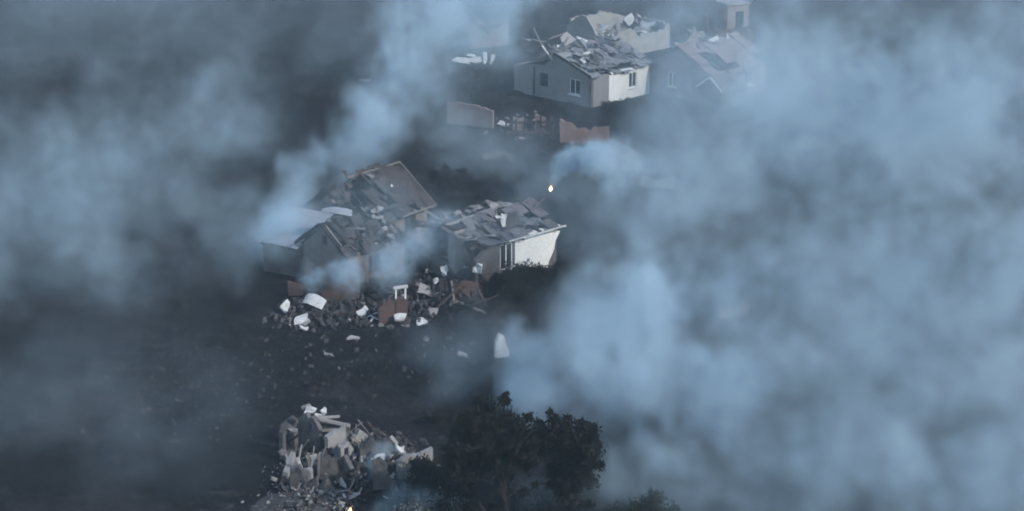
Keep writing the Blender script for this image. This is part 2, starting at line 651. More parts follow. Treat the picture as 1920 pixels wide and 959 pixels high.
def chunk_mesh(kind, k):
    if (kind, k) not in CHUNKS:
        r = random.Random(k * 13 + len(kind))
        bm = bmesh.new()
        for _ in range(11):
            v = Vector((r.uniform(-1, 1), r.uniform(-1, 1), r.uniform(-0.7, 0.7)))
            bm.verts.new(v * 0.5)
        bmesh.ops.convex_hull(bm, input=bm.verts)
        for v in [v for v in bm.verts if not v.link_faces]:
            bm.verts.remove(v)
        me = bpy.data.meshes.new('chunk')
        bm.to_mesh(me)
        bm.free()
        me.materials.append(M[kind])
        CHUNKS[(kind, k)] = me
    return CHUNKS[(kind, k)]


def chunk(kind, loc, size, name='concrete_chunk'):
    o = use(name, chunk_mesh(kind, rnd.randrange(6)))
    o.location = loc
    o.scale = (size * rnd.uniform(0.7, 1.3), size * rnd.uniform(0.6, 1.1), size * rnd.uniform(0.5, 1.0))
    o.rotation_euler = (rnd.uniform(-.6, .6), rnd.uniform(-.6, .6), rnd.uniform(0, 6.3))
    return o


def litter(name, label, spots, mat, n, lo, hi, seed):
    """countless small fragments in one mesh: spots = [(centre, rx, ry, height)]"""
    r = random.Random(seed)
    vv, ff = [], []
    for _ in range(n):
        c_, rx, ry, hh = spots[r.randrange(len(spots))]
        while True:
            a, q = r.gauss(0, 0.45), r.gauss(0, 0.45)
            if a * a + q * q < 1:
                break
        fall = max(0.0, 1 - math.sqrt(a * a + q * q))
        x, y = c_[0] + a * rx, c_[1] + q * ry
        s = lo * (hi / lo) ** (r.random() ** 2.2)
        z = gz(x, y) - 0.06 + hh * fall * r.uniform(0.45, 1.1) + s * 0.2
        e = Euler((r.uniform(0, 6), r.uniform(0, 6), r.uniform(0, 6))).to_matrix()
        b0 = len(vv)
        dx, dy, dz = s * r.uniform(0.5, 1.6), s * r.uniform(0.4, 1.0), s * r.uniform(0.15, 0.6)
        for k in ((-1, -1, -1), (1, -1, -1), (1, 1, -1), (-1, 1, -1), (-1, -1, 1), (1, -1, 1), (1, 1, 1), (-1, 1, 1)):
            w = e @ Vector((k[0] * dx / 2 * r.uniform(.7, 1.1), k[1] * dy / 2 * r.uniform(.7, 1.1), k[2] * dz / 2))
            vv.append((x + w.x, y + w.y, z + w.z))
        ff += [tuple(b0 + i for i in f) for f in BOXF]
    o = mesh_obj(name, vv, ff, mat)
    return tag(o, label, None, kind='stuff')


def mound(name, label, c_, rx, ry, h, mat, seed, cat='rubble heap'):
    """an uneven heap of rubble"""
    n, mring = 22, 9
    vv, ff = [(c_[0], c_[1], h * 0.95)], []
    for k in range(1, mring + 1):
        for i in range(n):
            a = 2 * math.pi * i / n
            t = k / mring
            x, y = c_[0] + math.cos(a) * rx * t, c_[1] + math.sin(a) * ry * t
            z = h * (1 - t) ** 0.8 * (1 + 0.6 * noise.noise((x * 0.9, y * 0.9, seed))) + 0.18 * noise.noise((x * 2.3, y * 2.3, seed + 4)) - 0.12 * t
            vv.append((x + noise.noise((x, y, 5)) * .2, y + noise.noise((x, y, 8)) * .2, z if k < mring else -0.4))
    for i in range(n):
        ff.append((0, 1 + i, 1 + (i + 1) % n))
        for k in range(mring - 1):
            a, b_ = 1 + k * n + i, 1 + k * n + (i + 1) % n
            ff.append((a, a + n, b_ + n, b_))
    o = mesh_obj(name, vv, ff, mat)
    return tag(o, label, cat)


def house_floor(root, w, d, z=0.03):
    box('floor', (0.05, 0.05, -0.3), (w - 0.05, d - 0.05, z), M['floor_dirt'], root)


# ------------------------------------------------------------------ the battered house at the top
def top_house():
    p = at(1108, 203)
    rz = R(46)
    h = empty('ruined_house', p, rz, 'house with white sunlit side wall, caved-in grey roof and white framed windows', 'house')
    W, D, E = 8.0, 8.2, 2.75
    house_floor(h, W, D)
    # sunlit side: grey plaster next to the corner, then the white painted length
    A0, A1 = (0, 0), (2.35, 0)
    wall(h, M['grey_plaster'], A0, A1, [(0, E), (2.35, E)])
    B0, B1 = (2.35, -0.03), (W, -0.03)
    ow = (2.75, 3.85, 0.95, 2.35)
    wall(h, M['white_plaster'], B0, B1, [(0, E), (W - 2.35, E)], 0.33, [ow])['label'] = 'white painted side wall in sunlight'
    window(h, B0, B1, *ow)
    # shaded front
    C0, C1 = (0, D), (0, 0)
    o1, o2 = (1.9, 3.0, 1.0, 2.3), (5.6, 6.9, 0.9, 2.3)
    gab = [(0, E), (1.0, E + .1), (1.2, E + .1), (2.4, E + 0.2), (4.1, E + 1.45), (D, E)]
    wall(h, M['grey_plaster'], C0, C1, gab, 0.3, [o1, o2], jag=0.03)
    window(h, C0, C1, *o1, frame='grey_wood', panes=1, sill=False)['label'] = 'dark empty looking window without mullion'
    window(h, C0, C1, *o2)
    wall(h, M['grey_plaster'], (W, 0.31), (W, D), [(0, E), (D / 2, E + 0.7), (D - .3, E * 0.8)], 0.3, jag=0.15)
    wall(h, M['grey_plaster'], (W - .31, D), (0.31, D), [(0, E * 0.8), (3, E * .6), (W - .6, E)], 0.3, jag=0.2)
    beam('dark_upright', (-0.07, D - 1.35, 0.1), (-0.07, D - 1.35, E), 0.1, 0.1, M['charred_wood'], h)  # thin dark bar up the wall near its left end
    # roof
    def sag(s, t):
        return -0.9 * math.exp(-((s - .42) ** 2 / .05 + (t - .7) ** 2 / .12)) - 0.45 * math.exp(-((s - .85) ** 2 / .02 + (t - .6) ** 2 / .1)) + .12 * math.sin(9 * s + 5 * t)
    roof_slope(h, 'slate_pale', (-0.35, -0.4, E + 0.03), (1, 0, 0), (0, D / 2 + .4, 1.55), 8, 4, W + .7, sag, 0.16, 3, 0.11)
    roof_slope(h, 'slate_pale', (W + .35, D + .4, E + 0.03), (-1, 0, 0), (0, -D / 2 - .4, 1.2), 8, 4, W + .7,
               lambda s, t: -0.5 * math.exp(-((s - .5) ** 2 / .1)), 0.3, 4, 0.1)
    # the eave board over the shaded front
    beam('verge_board', (-0.45, -0.35, E + 0.12), (-0.45, D / 2, E + 1.66), 0.05, 0.22, M['charred_wood'], h)
    # thrown up sheets and slabs lying on the roof
    r = random.Random(21)
    for k in range(85):
        x, y = r.uniform(-0.2, W), r.uniform(0.0, D + 0.4)
        z = E + 1.65 * (1 - abs(y - D / 2) / (D / 2 + .4)) + r.uniform(0.05, 0.4)
        shard(h, r.choice(['slate_pale', 'slate_pale', 'slate_pale', 'pale_concrete', 'slate_grey']), (x, y, z), (r.uniform(.35, 1.6), r.uniform(.25, 1.1), 1),
              (r.gauss(0.15, .45), r.gauss(0, .45), r.uniform(0, 6)), seed=k)
    shard(h, 'slate_pale', (0.6, D * 0.93, E + 1.7), (2.6, 2.0, 1.2), (R(-38), R(14), R(10)), seed=2)
    shard(h, 'pale_concrete', (0.1, D * 0.97, E + 2.3), (0.9, 0.35, 1.5), (R(-15), R(10), R(-35)), seed=1)
    shard(h, 'slate_pale', (2.6, D * 0.9, E + 1.9), (2.6, 2.0, 1.2), (R(-30), R(-12), R(-15)), seed=3)
    shard(h, 'white_debris', (1.9, 5.6, E + 1.75), (1.0, .45, 1), (R(30), R(5), R(0)), seed=0)
    shard(h, 'white_debris', (6.1, 6.4, E + 1.6), (1.5, .5, 1), (R(25), R(18), R(-48)), seed=1)
    shard(h, 'pale_concrete', (4.2, 6.8, E + 1.9), (2.2, 1.2, 1), (R(35), R(-8), R(12)), seed=4)
    shard(h, 'white_debris', (1.3, 2.1, E + 1.0), (1.0, .6, 1), (R(30), R(5), R(20)), seed=3)
    shard(h, 'white_debris', (3.2, 3.4, E + 1.2), (1.3, .4, 1), (R(20), 0, R(5)), seed=2)
    beam('broken_rafter', (-0.3, 4.4, E + 1.0), (-0.4, 5.6, E + 2.1), 0.16, 0.1, M['white_debris'], h)
    beam('broken_rafter', (1.0, 6.6, E + 1.4), (0.6, 7.6, E + 3.3), 0.09, 0.09, M['pale_concrete'], h)
    for k in range(7):
        x, y = r.uniform(0.5, 7), r.uniform(3.5, 7.5)
        beam('broken_rafter', (x, y, E + .9), (x + r.uniform(-1.4, 1.4), y + r.uniform(-.6, 1.5), E + r.uniform(1.5, 2.5)), 0.08, 0.12, M['grey_wood'], h)
    # annexe at the left end
    wall(h, M['grey_plaster'], (0.5, D + 1.7), (0.5, D + .06), [(0, 2.4), (1.64, 2.55)], 0.25, jag=0.05, name='annexe_wall')
    wall(h, M['grey_plaster'], (3.6, D + 1.7), (0.52, D + 1.7), [(0, 1.6), (3.1, 2.4)], 0.25, jag=0.1, name='annexe_wall')


top_house()


# ------------------------------------------------------------------ the white walled house in the middle
def middle_house():
    p = at(893, 543)
    rz = R(41)
    W, D, E = 7.0, 6.6, 2.75
    h = empty('ruined_house', p, rz, 'burnt house with bright white end of wall beside a tall window and flattened roof', 'house')
    house_floor(h, W, D)
    A0, A1 = (0, 0), (3.15, 0)
    ow = (1.95, 3.0, 0.75, 2.45)
    wall(h, M['concrete'], A0, A1, [(0, E - .9), (.5, E - .5), (1.0, E - .15), (3.15, E)], 0.3, [ow], jag=0.06)
    window(h, A0, A1, *ow, inset=0.05)
    x0, x1, y0, y1 = 3.15, W, -0.035, 0.30
    ends = [(x0, 0), (x1 - 1.15, 0), (x1 - .95, .55), (x1 - .55, 1.15), (x1 - .4, 1.8), (x1 - .05, 2.3), (x1, E), (x0, E)]
    nE_ = len(ends)
    mesh_obj('wall', [(x, y0, z) for x, z in ends] + [(x, y1, z) for x, z in ends],
             [tuple(range(nE_)), tuple(reversed(range(nE_, 2 * nE_)))] + [(i, nE_ + i, nE_ + (i + 1) % nE_, (i + 1) % nE_) for i in range(nE_)],
             M['white_plaster'], h)['label'] = 'bright white plastered length of wall with slanting broken end'
    wall(h, M['concrete'], (x1 - 1.5, 0.31), (x1 - .31, 0.31), [(0, 2.2), (.6, 2.0), (1.19, 2.4)], 0.2, jag=.12)
    wall(h, M['concrete'], (W, 0.31), (W, D), [(0, E), (D / 2, E + .55), (D, E * .9)], 0.3, jag=0.1)
    wall(h, M['concrete'], (0, D), (0, 0.31), [(0, 1.1), (1.3, .6), (2.3, 1.2), (4.5, .5), (6.2, 1.5)], 0.3, jag=0.25)
    wall(h, M['concrete'], (W - .31, D), (0.31, D), [(0, E * .9), (2.6, E * .85), (3.4, E * 0.5), (6.3, 1.3)], 0.3, jag=0.2)
    # tall masonry stump
    c_ = loc(h, 856, 520, 0)
    box('chimney', (c_.x - .36, c_.y - .36, 0), (c_.x + .36, c_.y + .36, 3.2), M['pale_concrete'], h, 0.02)
    box('chimney_cap', (c_.x - .42, c_.y - .42, 3.24), (c_.x + .42, c_.y + .42, 3.36), M['charred_wood'], h, 0.02)
    def sag(s, t):
        return -0.35 * math.exp(-((s - .35) ** 2 / .05 + (t - .6) ** 2 / .12)) - 0.5 * max(0, .35 - s)
    roof_slope(h, 'slate_grey', (-0.2, -0.4, E + 0.03), (1, 0, 0), (0, D / 2 + .3, 0.62), 9, 4, W + .55, lambda s, t: sag(s, t) + .1 * math.sin(11 * s + 4 * t), 0.28, 9, 0.15,
               skip=lambda s, t: s < 0.14 and t < 0.7)
    roof_slope(h, 'slate_burnt', (W + .35, D + .4, E - 0.2), (-1, 0, 0), (0, -D / 2 - .3, 0.7), 7, 3, W + .3,
               lambda s, t: -0.5 * math.exp(-((s - .5) ** 2 / .1)), 0.25, 10, 0.08)
    beam('eave_board', (2.3, -0.46, E + 0.0), (W + .1, -0.46, E + 0.05), 0.04, 0.09, M['white_debris'], h)
    beam('ridge_beam', (0.2, D / 2, E + .55), (W * .65, D / 2 + .1, E + .86), 0.14, 0.14, M['pale_concrete'], h)
    r = random.Random(5)
    for k in range(30):
        x, y = r.uniform(.3, W - .3), r.uniform(0.4, D - .4)
        shard(h, r.choice(['slate_burnt', 'concrete', 'pale_concrete', 'charred_wood']), (x, y, r.uniform(.6, 2.3)), (r.uniform(.5, 1.4), r.uniform(.4, 1.0), 1), (r.gauss(0.1, .4), r.gauss(0, .4), r.uniform(0, 6)), 'fallen_sheet', k)
    for k in range(60):
        x, y = r.uniform(0, W), r.uniform(0.2, D)
        z = E + .62 * (1 - abs(y - D / 2) / (D / 2)) + r.uniform(0.05, .25) - 0.4 * max(0, .35 - x / W)
        shard(h, r.choice(['slate_grey', 'slate_burnt', 'pale_concrete', 'beige_plaster']), (x, y, z), (r.uniform(.3, 1.1), r.uniform(.2, .8), 1),
              (r.gauss(0.1, .25), r.gauss(0, .25), r.uniform(0, 6)), seed=k)
    shard(h, 'white_debris', loc(h, 944, 413, E + .95), (.42, .95, 1.2), (R(80), R(8), R(-30)), seed=1)
    shard(h, 'slate_burnt', loc(h, 962, 412, E + .9), (1.1, 1.0, 1.2), (R(70), R(-12), R(-24)), seed=2)
    shard(h, 'white_debris', (4.0, 2.2, E + .65), (1.1, .3, 1), (R(10), R(8), R(-10)), seed=3)
    shard(h, 'white_debris', (3.0, 2.5, E + .55), (.9, .2, 1), (R(10), R(8), R(20)), seed=2)
    for k in range(9):
        x, y = r.uniform(0, 6.6), r.uniform(1, 6)
        beam('broken_rafter', (x, y, E + .3), (x + r.uniform(-1.6, 1.6), y + r.uniform(-1, 1), E + r.uniform(.4, 1.5)), 0.07, 0.1, M[r.choice(['charred_wood', 'grey_wood'])], h)
    for k in range(5):
        x = r.uniform(-.6, 1.5)
        beam('broken_rafter', (x, r.uniform(-1.0, .2), .05), (x + r.uniform(-1, 1), r.uniform(.3, 2), r.uniform(1.5, 2.6)), 0.08, 0.11, M[r.choice(['charred_wood', 'brown_wood'])], h)


middle_house()


# ------------------------------------------------------------------ the two houses on the left
def brown_house():
    p = at(676, 494)
    rz = R(50)
    W, D, E = 6.4, 5.8, 2.4
    h = empty('ruined_house', p, rz, 'large house with steep brown sheet roof and a pale edge along its right gable', 'house')
    house_floor(h, W, D)
    wall(h, M['beige_plaster'], (0, 0), (W, 0), [(0, E), (W, E)], 0.3, [(1.5, 2.6, .9, 2.1), (4.2, 5.3, .9, 2.1)])
    window(h, (0, 0), (W, 0), 4.2, 5.3, .9, 2.1, frame='brown_wood')
    window(h, (0, 0), (W, 0), 1.5, 2.6, .9, 2.1, frame='brown_wood')
    wall(h, M['beige_plaster'], (W, .31), (W, D), [(0, E), (D / 2 - .31, E + 2.1), (D - .31, E)], 0.3)
    wall(h, M['beige_plaster'], (0, D), (0, .31), [(0, E), (D / 2, E + 1.6), (D - .31, E)], 0.3, jag=0.15)
    wall(h, M['beige_plaster'], (W - .31, D), (.31, D), [(0, E), (W - .62, E)], 0.3)
    def sag(s, t):
        return -0.75 * math.exp(-((s - .16) ** 2 / .05 + (t - .6) ** 2 / .3))
    roof_slope(h, 'slate_brown', (-.3, -.35, E + .02), (1, 0, 0), (0, D / 2 + .35, 2.35), 10, 4, W + .7, sag, 0.06, 31, 0.05, rafters=9,
               skip=lambda s, t: (s < .26 and t > .2) or (.26 < s < .5 and noise.noise((s * 9, t * 4, 2.2)) > .12))
    roof_slope(h, 'slate_brown', (W + .4, D + .35, E + .02), (-1, 0, 0), (0, -D / 2 - .35, 2.35), 10, 4, W + .7, lambda s, t: sag(1 - s, t), 0.25, 32, 0.06, rafters=9)
    beam('verge_board', (W + .43, -.42, E + .03), (W + .43, D / 2, E + 2.46), 0.05, 0.16, M['grey_wood'], h)
    beam('eave_board', (W * .55, -.42, E + .0), (W + .4, -.42, E + .04), 0.05, 0.1, M['grey_wood'], h)
    beam('ridge_board', (1.8, D / 2, E + 2.40), (W + .4, D / 2, E + 2.46), 0.16, 0.06, M['grey_wood'], h)
    shard(h, 'slate_burnt', (4.0, 1.6, E + 1.75), (1.8, 1.3, 1), (R(40), 0, R(20)), seed=1)
    shard(h, 'slate_brown', (3.0, 2.2, E + 2.2), (1.9, 1.1, 1), (R(45), R(6), R(50)), seed=2)
    shard(h, 'beige_plaster', (3.6, 2.4, E + 2.3), (1.0, .5, 1), (R(30), R(6), R(30)), seed=3)
    shard(h, 'white_debris', (4.6, 1.5, E + 1.55), (.3, .22, 1), (R(50), R(6), R(30)), seed=4)
    r = random.Random(52)
    for k in range(30):
        x, y = r.uniform(0, 5), r.uniform(0.2, D * .6)
        z = E + 2.35 * (y + .35) / (D / 2 + .35) + sag(x / W, .5) + .15
        shard(h, r.choice(['slate_burnt', 'slate_brown', 'slate_brown']), (x, y, min(z, E + 2.4)), (r.uniform(.4, 1.2), r.uniform(.3, .9), 1), (R(36) + r.gauss(0, .3), r.gauss(0, .25), r.uniform(-.6, .6)), seed=k)


def gabled_house():
    p = at(651, 548)
    rz = R(48)
    W, D, E = 5.0, 4.0, 2.3
    h = empty('ruined_house', p, rz, 'small gabled house with holed burnt roof and a dark attic window', 'house')
    house_floor(h, W, D)
    C0, C1 = (0, D), (0, 0)
    att = (1.75, 2.3, 2.62, 3.3)
    door = (0.5, 1.35, 0.0, 1.45)
    wall(h, M['beige_plaster'], C0, C1, [(0, E), (D / 2, E + 1.55), (D, E)], 0.28, [att, door])
    window(h, C0, C1, *att, frame='brown_wood', panes=1, sill=False)
    wall(h, M['beige_plaster'], (0.29, 0), (W, 0), [(0, E), (W - .29, E)], 0.28, [(1.6, 2.6, .9, 1.9)])
    window(h, (0.29, 0), (W, 0), 1.6, 2.6, .9, 1.9, frame='brown_wood')
    wall(h, M['beige_plaster'], (W, .29), (W, D), [(0, E), (D / 2, E + 1.2), (D - .3, E)], 0.28, jag=0.15)
    wall(h, M['beige_plaster'], (W - .29, D), (0.29, D), [(0, E), (W - .6, E)], 0.28)
    def sag(s, t):
        return -0.35 * math.exp(-((s - .45) ** 2 / .05 + (t - .5) ** 2 / .12))
    roof_slope(h, 'slate_burnt', (-.25, -.3, E + .02), (1, 0, 0), (0, D / 2 + .3, 1.65), 7, 4, W + .5, sag, 0.42, 15, 0.14, rafters=9)
    roof_slope(h, 'slate_burnt', (W + .25, D + .3, E + .02), (-1, 0, 0), (0, -D / 2 - .3, 1.65), 6, 3, W + .5, sag, 0.2, 16, 0.08, rafters=7)
    beam('verge_board', (-.30, D + .4, E - .02), (-.30, D / 2, E + 1.74), 0.05, 0.2, M['charred_wood'], h)
    beam('verge_board', (-.30, -.4, E - .02), (-.30, D / 2, E + 1.74), 0.05, 0.16, M['charred_wood'], h)
    r = random.Random(8)
    for k in range(44):
        x, y = r.uniform(0.2, W), r.uniform(-.1, D * .55)
        z = E + 1.65 * (y + .3) / (D / 2 + .3) + sag(x / W, .5) + r.uniform(.08, .25)
        shard(h, r.choice(['slate_burnt', 'slate_grey', 'pale_concrete', 'charred_wood']), (x, y, z), (r.uniform(.3, .9), r.uniform(.2, .5), 1), (R(38) + r.gauss(0, .3), r.gauss(0, .3), r.uniform(-1, 1)), seed=k)
    o = mesh_obj('dormer_sheet', *bent_sheet(1.9, 0.75, 0.22), M['pale_metal'], h)
    o.location = (1.6, D * .62, E + 1.95)
    o.rotation_euler = (R(18), R(4), R(-46))
    o['label'] = 'pale bent sheet lying over the ridge'


def bent_sheet(w, d, bend, n=6, th=0.03):
    vv, ff = [], []
    for i in range(n + 1):
        s = i / n
        for t in (0, 1):
            vv.append(((s - .5) * w, (t - .5) * d * (1 - .25 * abs(s - .5) * (1 + t)), bend * math.sin(s * math.pi) + .05 * math.sin(7 * s + t)))
    b0 = len(vv)
    vv += [(x, y, z - th) for x, y, z in vv]
    for i in range(n):
        ff.append((2 * i, 2 * i + 2, 2 * i + 3, 2 * i + 1))
        ff.append((b0 + 2 * i + 1, b0 + 2 * i + 3, b0 + 2 * i + 2, b0 + 2 * i))
        ff.append((2 * i, b0 + 2 * i, b0 + 2 * i + 2, 2 * i + 2))
        ff.append((2 * i + 1, 2 * i + 3, b0 + 2 * i + 3, b0 + 2 * i + 1))
    ff += [(0, 1, b0 + 1, b0), (2 * n, b0 + 2 * n, b0 + 2 * n + 1, 2 * n + 1)]
    return vv, ff


brown_house()
gabled_house()


# pale roofed shed at the left
def pale_shed():
    p = at(556, 520)
    rz = R(60)
    W, D, E = 3.2, 2.6, 2.0
    h = empty('shed', p, rz, 'shed with smooth pale metal roof left of the gabled house', 'shed')
    house_floor(h, W, D)
    wall(h, M['concrete'], (0, 0), (W, 0), [(0, E), (W, E + .9)], 0.2)
    wall(h, M['concrete'], (0, D), (0, .21), [(0, E), (D - .21, E)], 0.2)
    wall(h, M['concrete'], (W, .21), (W, D), [(0, E + .9), (D - .21, E + .9)], 0.2)
    wall(h, M['concrete'], (W - .21, D), (.21, D), [(0, E + .9), (W - .42, E)], 0.2)
    roof_slope(h, 'pale_metal', (-.3, D + .3, E + .03), (0, -1, 0), (W + .6, 0, 1.15), 3, 2, D + .6, None, 0, 3, 0.01, rafters=4)


pale_shed()


# ------------------------------------------------------------------ ruins further back
def ruin(name, px, py, rot, W, D, profs, mat, label, cat='ruin', roofbits=0, kinds=('slate_grey',), jag=.55, openings=((), (), (), ()), seed=3, zr=(1.5, 2.6)):
    h = empty(name, at(px, py), R(rot), label, cat)
    house_floor(h, W, D)
    runs = [((0, 0), (W, 0), W), ((W, .29), (W, D), D - .29), ((W - .29, D), (.29, D), W - .58), ((0, D), (0, .29), D - .29)]
    for (a, b_, ln), pr, op in zip(runs, profs, openings):
        if pr:
            wall(h, M[mat], a, b_, [(u * ln, z) for u, z in pr], 0.28, op, jag=jag)
    r = random.Random(seed)
    for k in range(roofbits):
        x, y = r.uniform(0, W), r.uniform(0, D)
        shard(h, r.choice(kinds), (x, y, r.uniform(*zr)), (r.uniform(.6, 1.8), r.uniform(.4, 1.2), 1.2), (r.gauss(.3, .4), r.gauss(0, .4), r.uniform(0, 6)), seed=k)
    for k in range(roofbits // 4):
        x, y = r.uniform(0, W), r.uniform(0, D)
        beam('broken_rafter', (x, y, .2), (x + r.uniform(-1.5, 1.5), y + r.uniform(-1.5, 1.5), r.uniform(1.5, 3.0)), 0.1, 0.12, M['grey_wood'], h)
    return h


ruin('ruined_house', 1150, 112, 44, 8.5, 6.5, ([(0, 2.6), (.3, 3.3), (.45, 2.0), (1, 2.6)], [(0, 2.4), (.5, 3.2), (1, 2.4)], [(0, 2.7), (.4, 3.8), (1, 3.2)], [(0, 3.0), (.4, 3.9), (.7, 2.2), (1, 2.6)]),
     'pale_concrete', 'pale shattered house with jagged wall tops behind the white walled caved-in house', 'ruined house', 26, ('pale_concrete', 'slate_grey', 'white_debris'))
ruin('ruined_house', 880, 92, 30, 4.6, 3.4, ([(0, 1.9), (.5, 1.7), (1, 2.2)], [(0, 2.0), (1, 1.8)], [(0, 2.2), (1, 1.9)], [(0, 2.0), (1, 1.8)]),
     'pink_plaster', 'small pale pink hut with broken top in smoke near the upper edge', 'hut', 10, ('pink_plaster', 'slate_grey'), zr=(1.6, 2.1))


def right_house():
    p = at(1330, 196)
    W, D, E = 8.0, 7.5, 2.7
    h = empty('ruined_house', p, R(44), 'smoke veiled house with pale pinkish broken roof at the upper right', 'house')
    house_floor(h, W, D)
    wall(h, M['pink_plaster'], (0, 0), (W, 0), [(0, E), (W, E)], .3, [(1.5, 2.6, .9, 2.2), (5, 6.1, .9, 2.2)])
    window(h, (0, 0), (W, 0), 1.5, 2.6, .9, 2.2)
    window(h, (0, 0), (W, 0), 5, 6.1, .9, 2.2)
    wall(h, M['pink_plaster'], (0, D), (0, .31), [(0, E), (D / 2, E + 1.8), (D - .31, E)], .3, [(2.5, 3.6, .9, 2.2)])
    window(h, (0, D), (0, .31), 2.5, 3.6, .9, 2.2)
    wall(h, M['pink_plaster'], (W, .31), (W, D), [(0, E), (D / 2, E + 1.8), (D - .31, E)], .3, jag=.1)
    wall(h, M['pink_plaster'], (W - .31, D), (.31, D), [(0, E), (W - .62, E)], .3)
    roof_slope(h, 'pink_plaster', (-.3, -.4, E), (1, 0, 0), (0, D / 2 + .4, 2.1), 7, 3, W + .6, lambda s, t: -.4 * math.exp(-((s - .5) ** 2 / .03)), .12, 44, .05)
    roof_slope(h, 'pink_plaster', (W + .3, D + .4, E), (-1, 0, 0), (0, -D / 2 - .4, 2.1), 7, 3, W + .6, None, .25, 45, .05)
    r = random.Random(3)
    for k in range(10):
        shard(h, r.choice(['pale_concrete', 'pink_plaster', 'white_debris']), (r.uniform(0, W), D / 2 + r.uniform(-1, .4), E + 2.0), (r.uniform(.4, 1.3), r.uniform(.3, .6), 1), (r.gauss(.4, .4), r.gauss(0, .4), r.uniform(0, 6)), seed=k)


right_house()

# tall block with a dark doorway, top right
tb = ruin('tower_block', 1362, 77, 24, 2.6, 2.4, ([(0, 3.6), (1, 3.7)], [(0, 3.6), (1, 3.6)], [(0, 3.6), (1, 3.6)], [(0, 3.6), (1, 3.6)]), 'pink_plaster',
          'tall pale block with dark opening at the top right corner', 'building', jag=.04, openings=([(1.0, 2.0, 1.2, 3.0)], (), (), ()))
box('flat_roof', (-.15, -.15, 3.72), (2.75, 2.55, 3.86), M['pale_concrete'], tb)
ruin('brick_outbuilding', 1342, 92, 24, 4.4, 2.2, ([(0, 1.5), (1, 1.5)], [(0, 1.4), (1, 1.5)], [(0, 1.5), (1, 1.5)], [(0, 1.5), (1, 1.4)]), 'brick',
     'low reddish brick outbuilding in front of the tall pale block', 'outbuilding', 5, ('pink_plaster', 'slate_brown'), jag=.08, zr=(1.4, 1.6))
ruin('ruined_wall', 1290, 78, 20, 3.0, 1.2, ([(0, .6), (.25, 1.7), (.4, .5), (.75, 1.2), (1, .3)], None, [(0, .5), (1, .9)], None), 'pale_concrete',
     'stumps of pale wall left of the tall pale block', 'ruin', 4, ('pale_concrete',), zr=(.3, .8))

# little shed with white verge, right edge of the picture
sh = empty('shed', at(1352, 207), R(40), 'small shed with light painted roof edges at the right, deep in smoke', 'shed')
wall(sh, M['concrete'], (0, 2.6), (0, 0), [(0, 1.7), (1.3, 2.6), (2.6, 1.7)], .15)
wall(sh, M['concrete'], (.16, 0), (3, 0), [(0, 1.7), (2.84, 1.7)], .15)
wall(sh, M['concrete'], (3, .16), (3, 2.6), [(0, 1.7), (1.22, 2.6), (2.44, 1.7)], .15)
wall(sh, M['concrete'], (2.84, 2.6), (.16, 2.6), [(0, 1.7), (2.68, 1.7)], .15)
roof_slope(sh, 'slate_grey', (-.2, -.2, 1.62), (1, 0, 0), (0, 1.5, 1.05), 3, 1, 3.4, None, 0, 1, .02, 3)
roof_slope(sh, 'slate_grey', (3.2, 2.8, 1.62), (-1, 0, 0), (0, -1.5, 1.05), 3, 1, 3.4, None, 0, 2, .02, 3)
beam('verge_board', (-.25, -.25, 1.64), (-.25, 1.3, 2.76), .06, .16, M['white_paint'], sh)
beam('verge_board', (-.25, 2.85, 1.64), (-.25, 1.3, 2.76), .06, .16, M['white_paint'], sh)


# ------------------------------------------------------------------ freestanding walls
def lone_wall(px, py, rot, ln, prof, mat, label, cat='wall', openings=(), thick=.25, jag=.12, name='broken_wall'):
    h = wall(None, M[mat], (0, 0), (ln, 0), [(u * ln, z) for u, z in prof], thick, openings, name=name, jag=jag)
    h.location = at(px, py)
    h.rotation_euler = (0, 0, R(rot))
    return tag(h, label, cat, kind='thing')


lone_wall(838, 232, -24, 4.3, [(0, 1.9), (.5, 1.9), (1, 1.6)], 'pink_plaster', 'long pale pinkish wall with upright right end beside the small tipped white slab', jag=.14)
lone_wall(1050, 268, -8, 4.0, [(0, 1.95), (.22, 1.8), (.34, 1.3), (.6, 1.2), (.68, 1.6), (1, 1.45)], 'red_plaster', 'reddish wall with notched top below the white walled house', jag=.22)
lone_wall(1142, 318, -14, 2.2, [(0, 2.3), (.3, 2.2), (1, 1.4)], 'pale_concrete', 'pale wall stump sloping down to the right behind the small fire plume', jag=.08)
lone_wall(930, 672, 22, .8, [(0, .9), (.25, 1.5), (.6, 1.35), (.8, .8), (1, .5)], 'white_debris', 'pale upright wall fragment standing alone at the edge of the smoke bank', jag=.2)
lone_wall(962, 246, 4, 1.1, [(0, 1.2), (1, 1.0)], 'pink_plaster', 'short pinkish wall stump left of the dark fence posts')
lone_wall(1003, 250, -3, .9, [(0, 1.6), (1, 1.3)], 'pink_plaster', 'narrow pinkish wall stump between the dark fence posts')

# plank fence
fence = empty('plank_fence', at(950, 256), R(6), 'dark broken plank fence between the white debris and the brick wall', 'fence')
for k in range(7):
    x = k * .72
    beam('post', (x, 0, 0), (x + rnd.uniform(-.08, .08), rnd.uniform(-.1, .1), rnd.uniform(1.2, 2.0)), .13, .13, M['charred_wood'], fence)
for k in range(6):
    for q in range(3):
        if rnd.random() < .72:
            z = .35 + q * .42
            beam('plank', (k * .72 - .05, -.09, z + rnd.uniform(-.06, .06)), (k * .72 + .76, -.09 - .03 * (k % 2), z + rnd.uniform(-.1, .1)), .04, .2, M[rnd.choice(['charred_wood', 'brown_wood'])], fence)

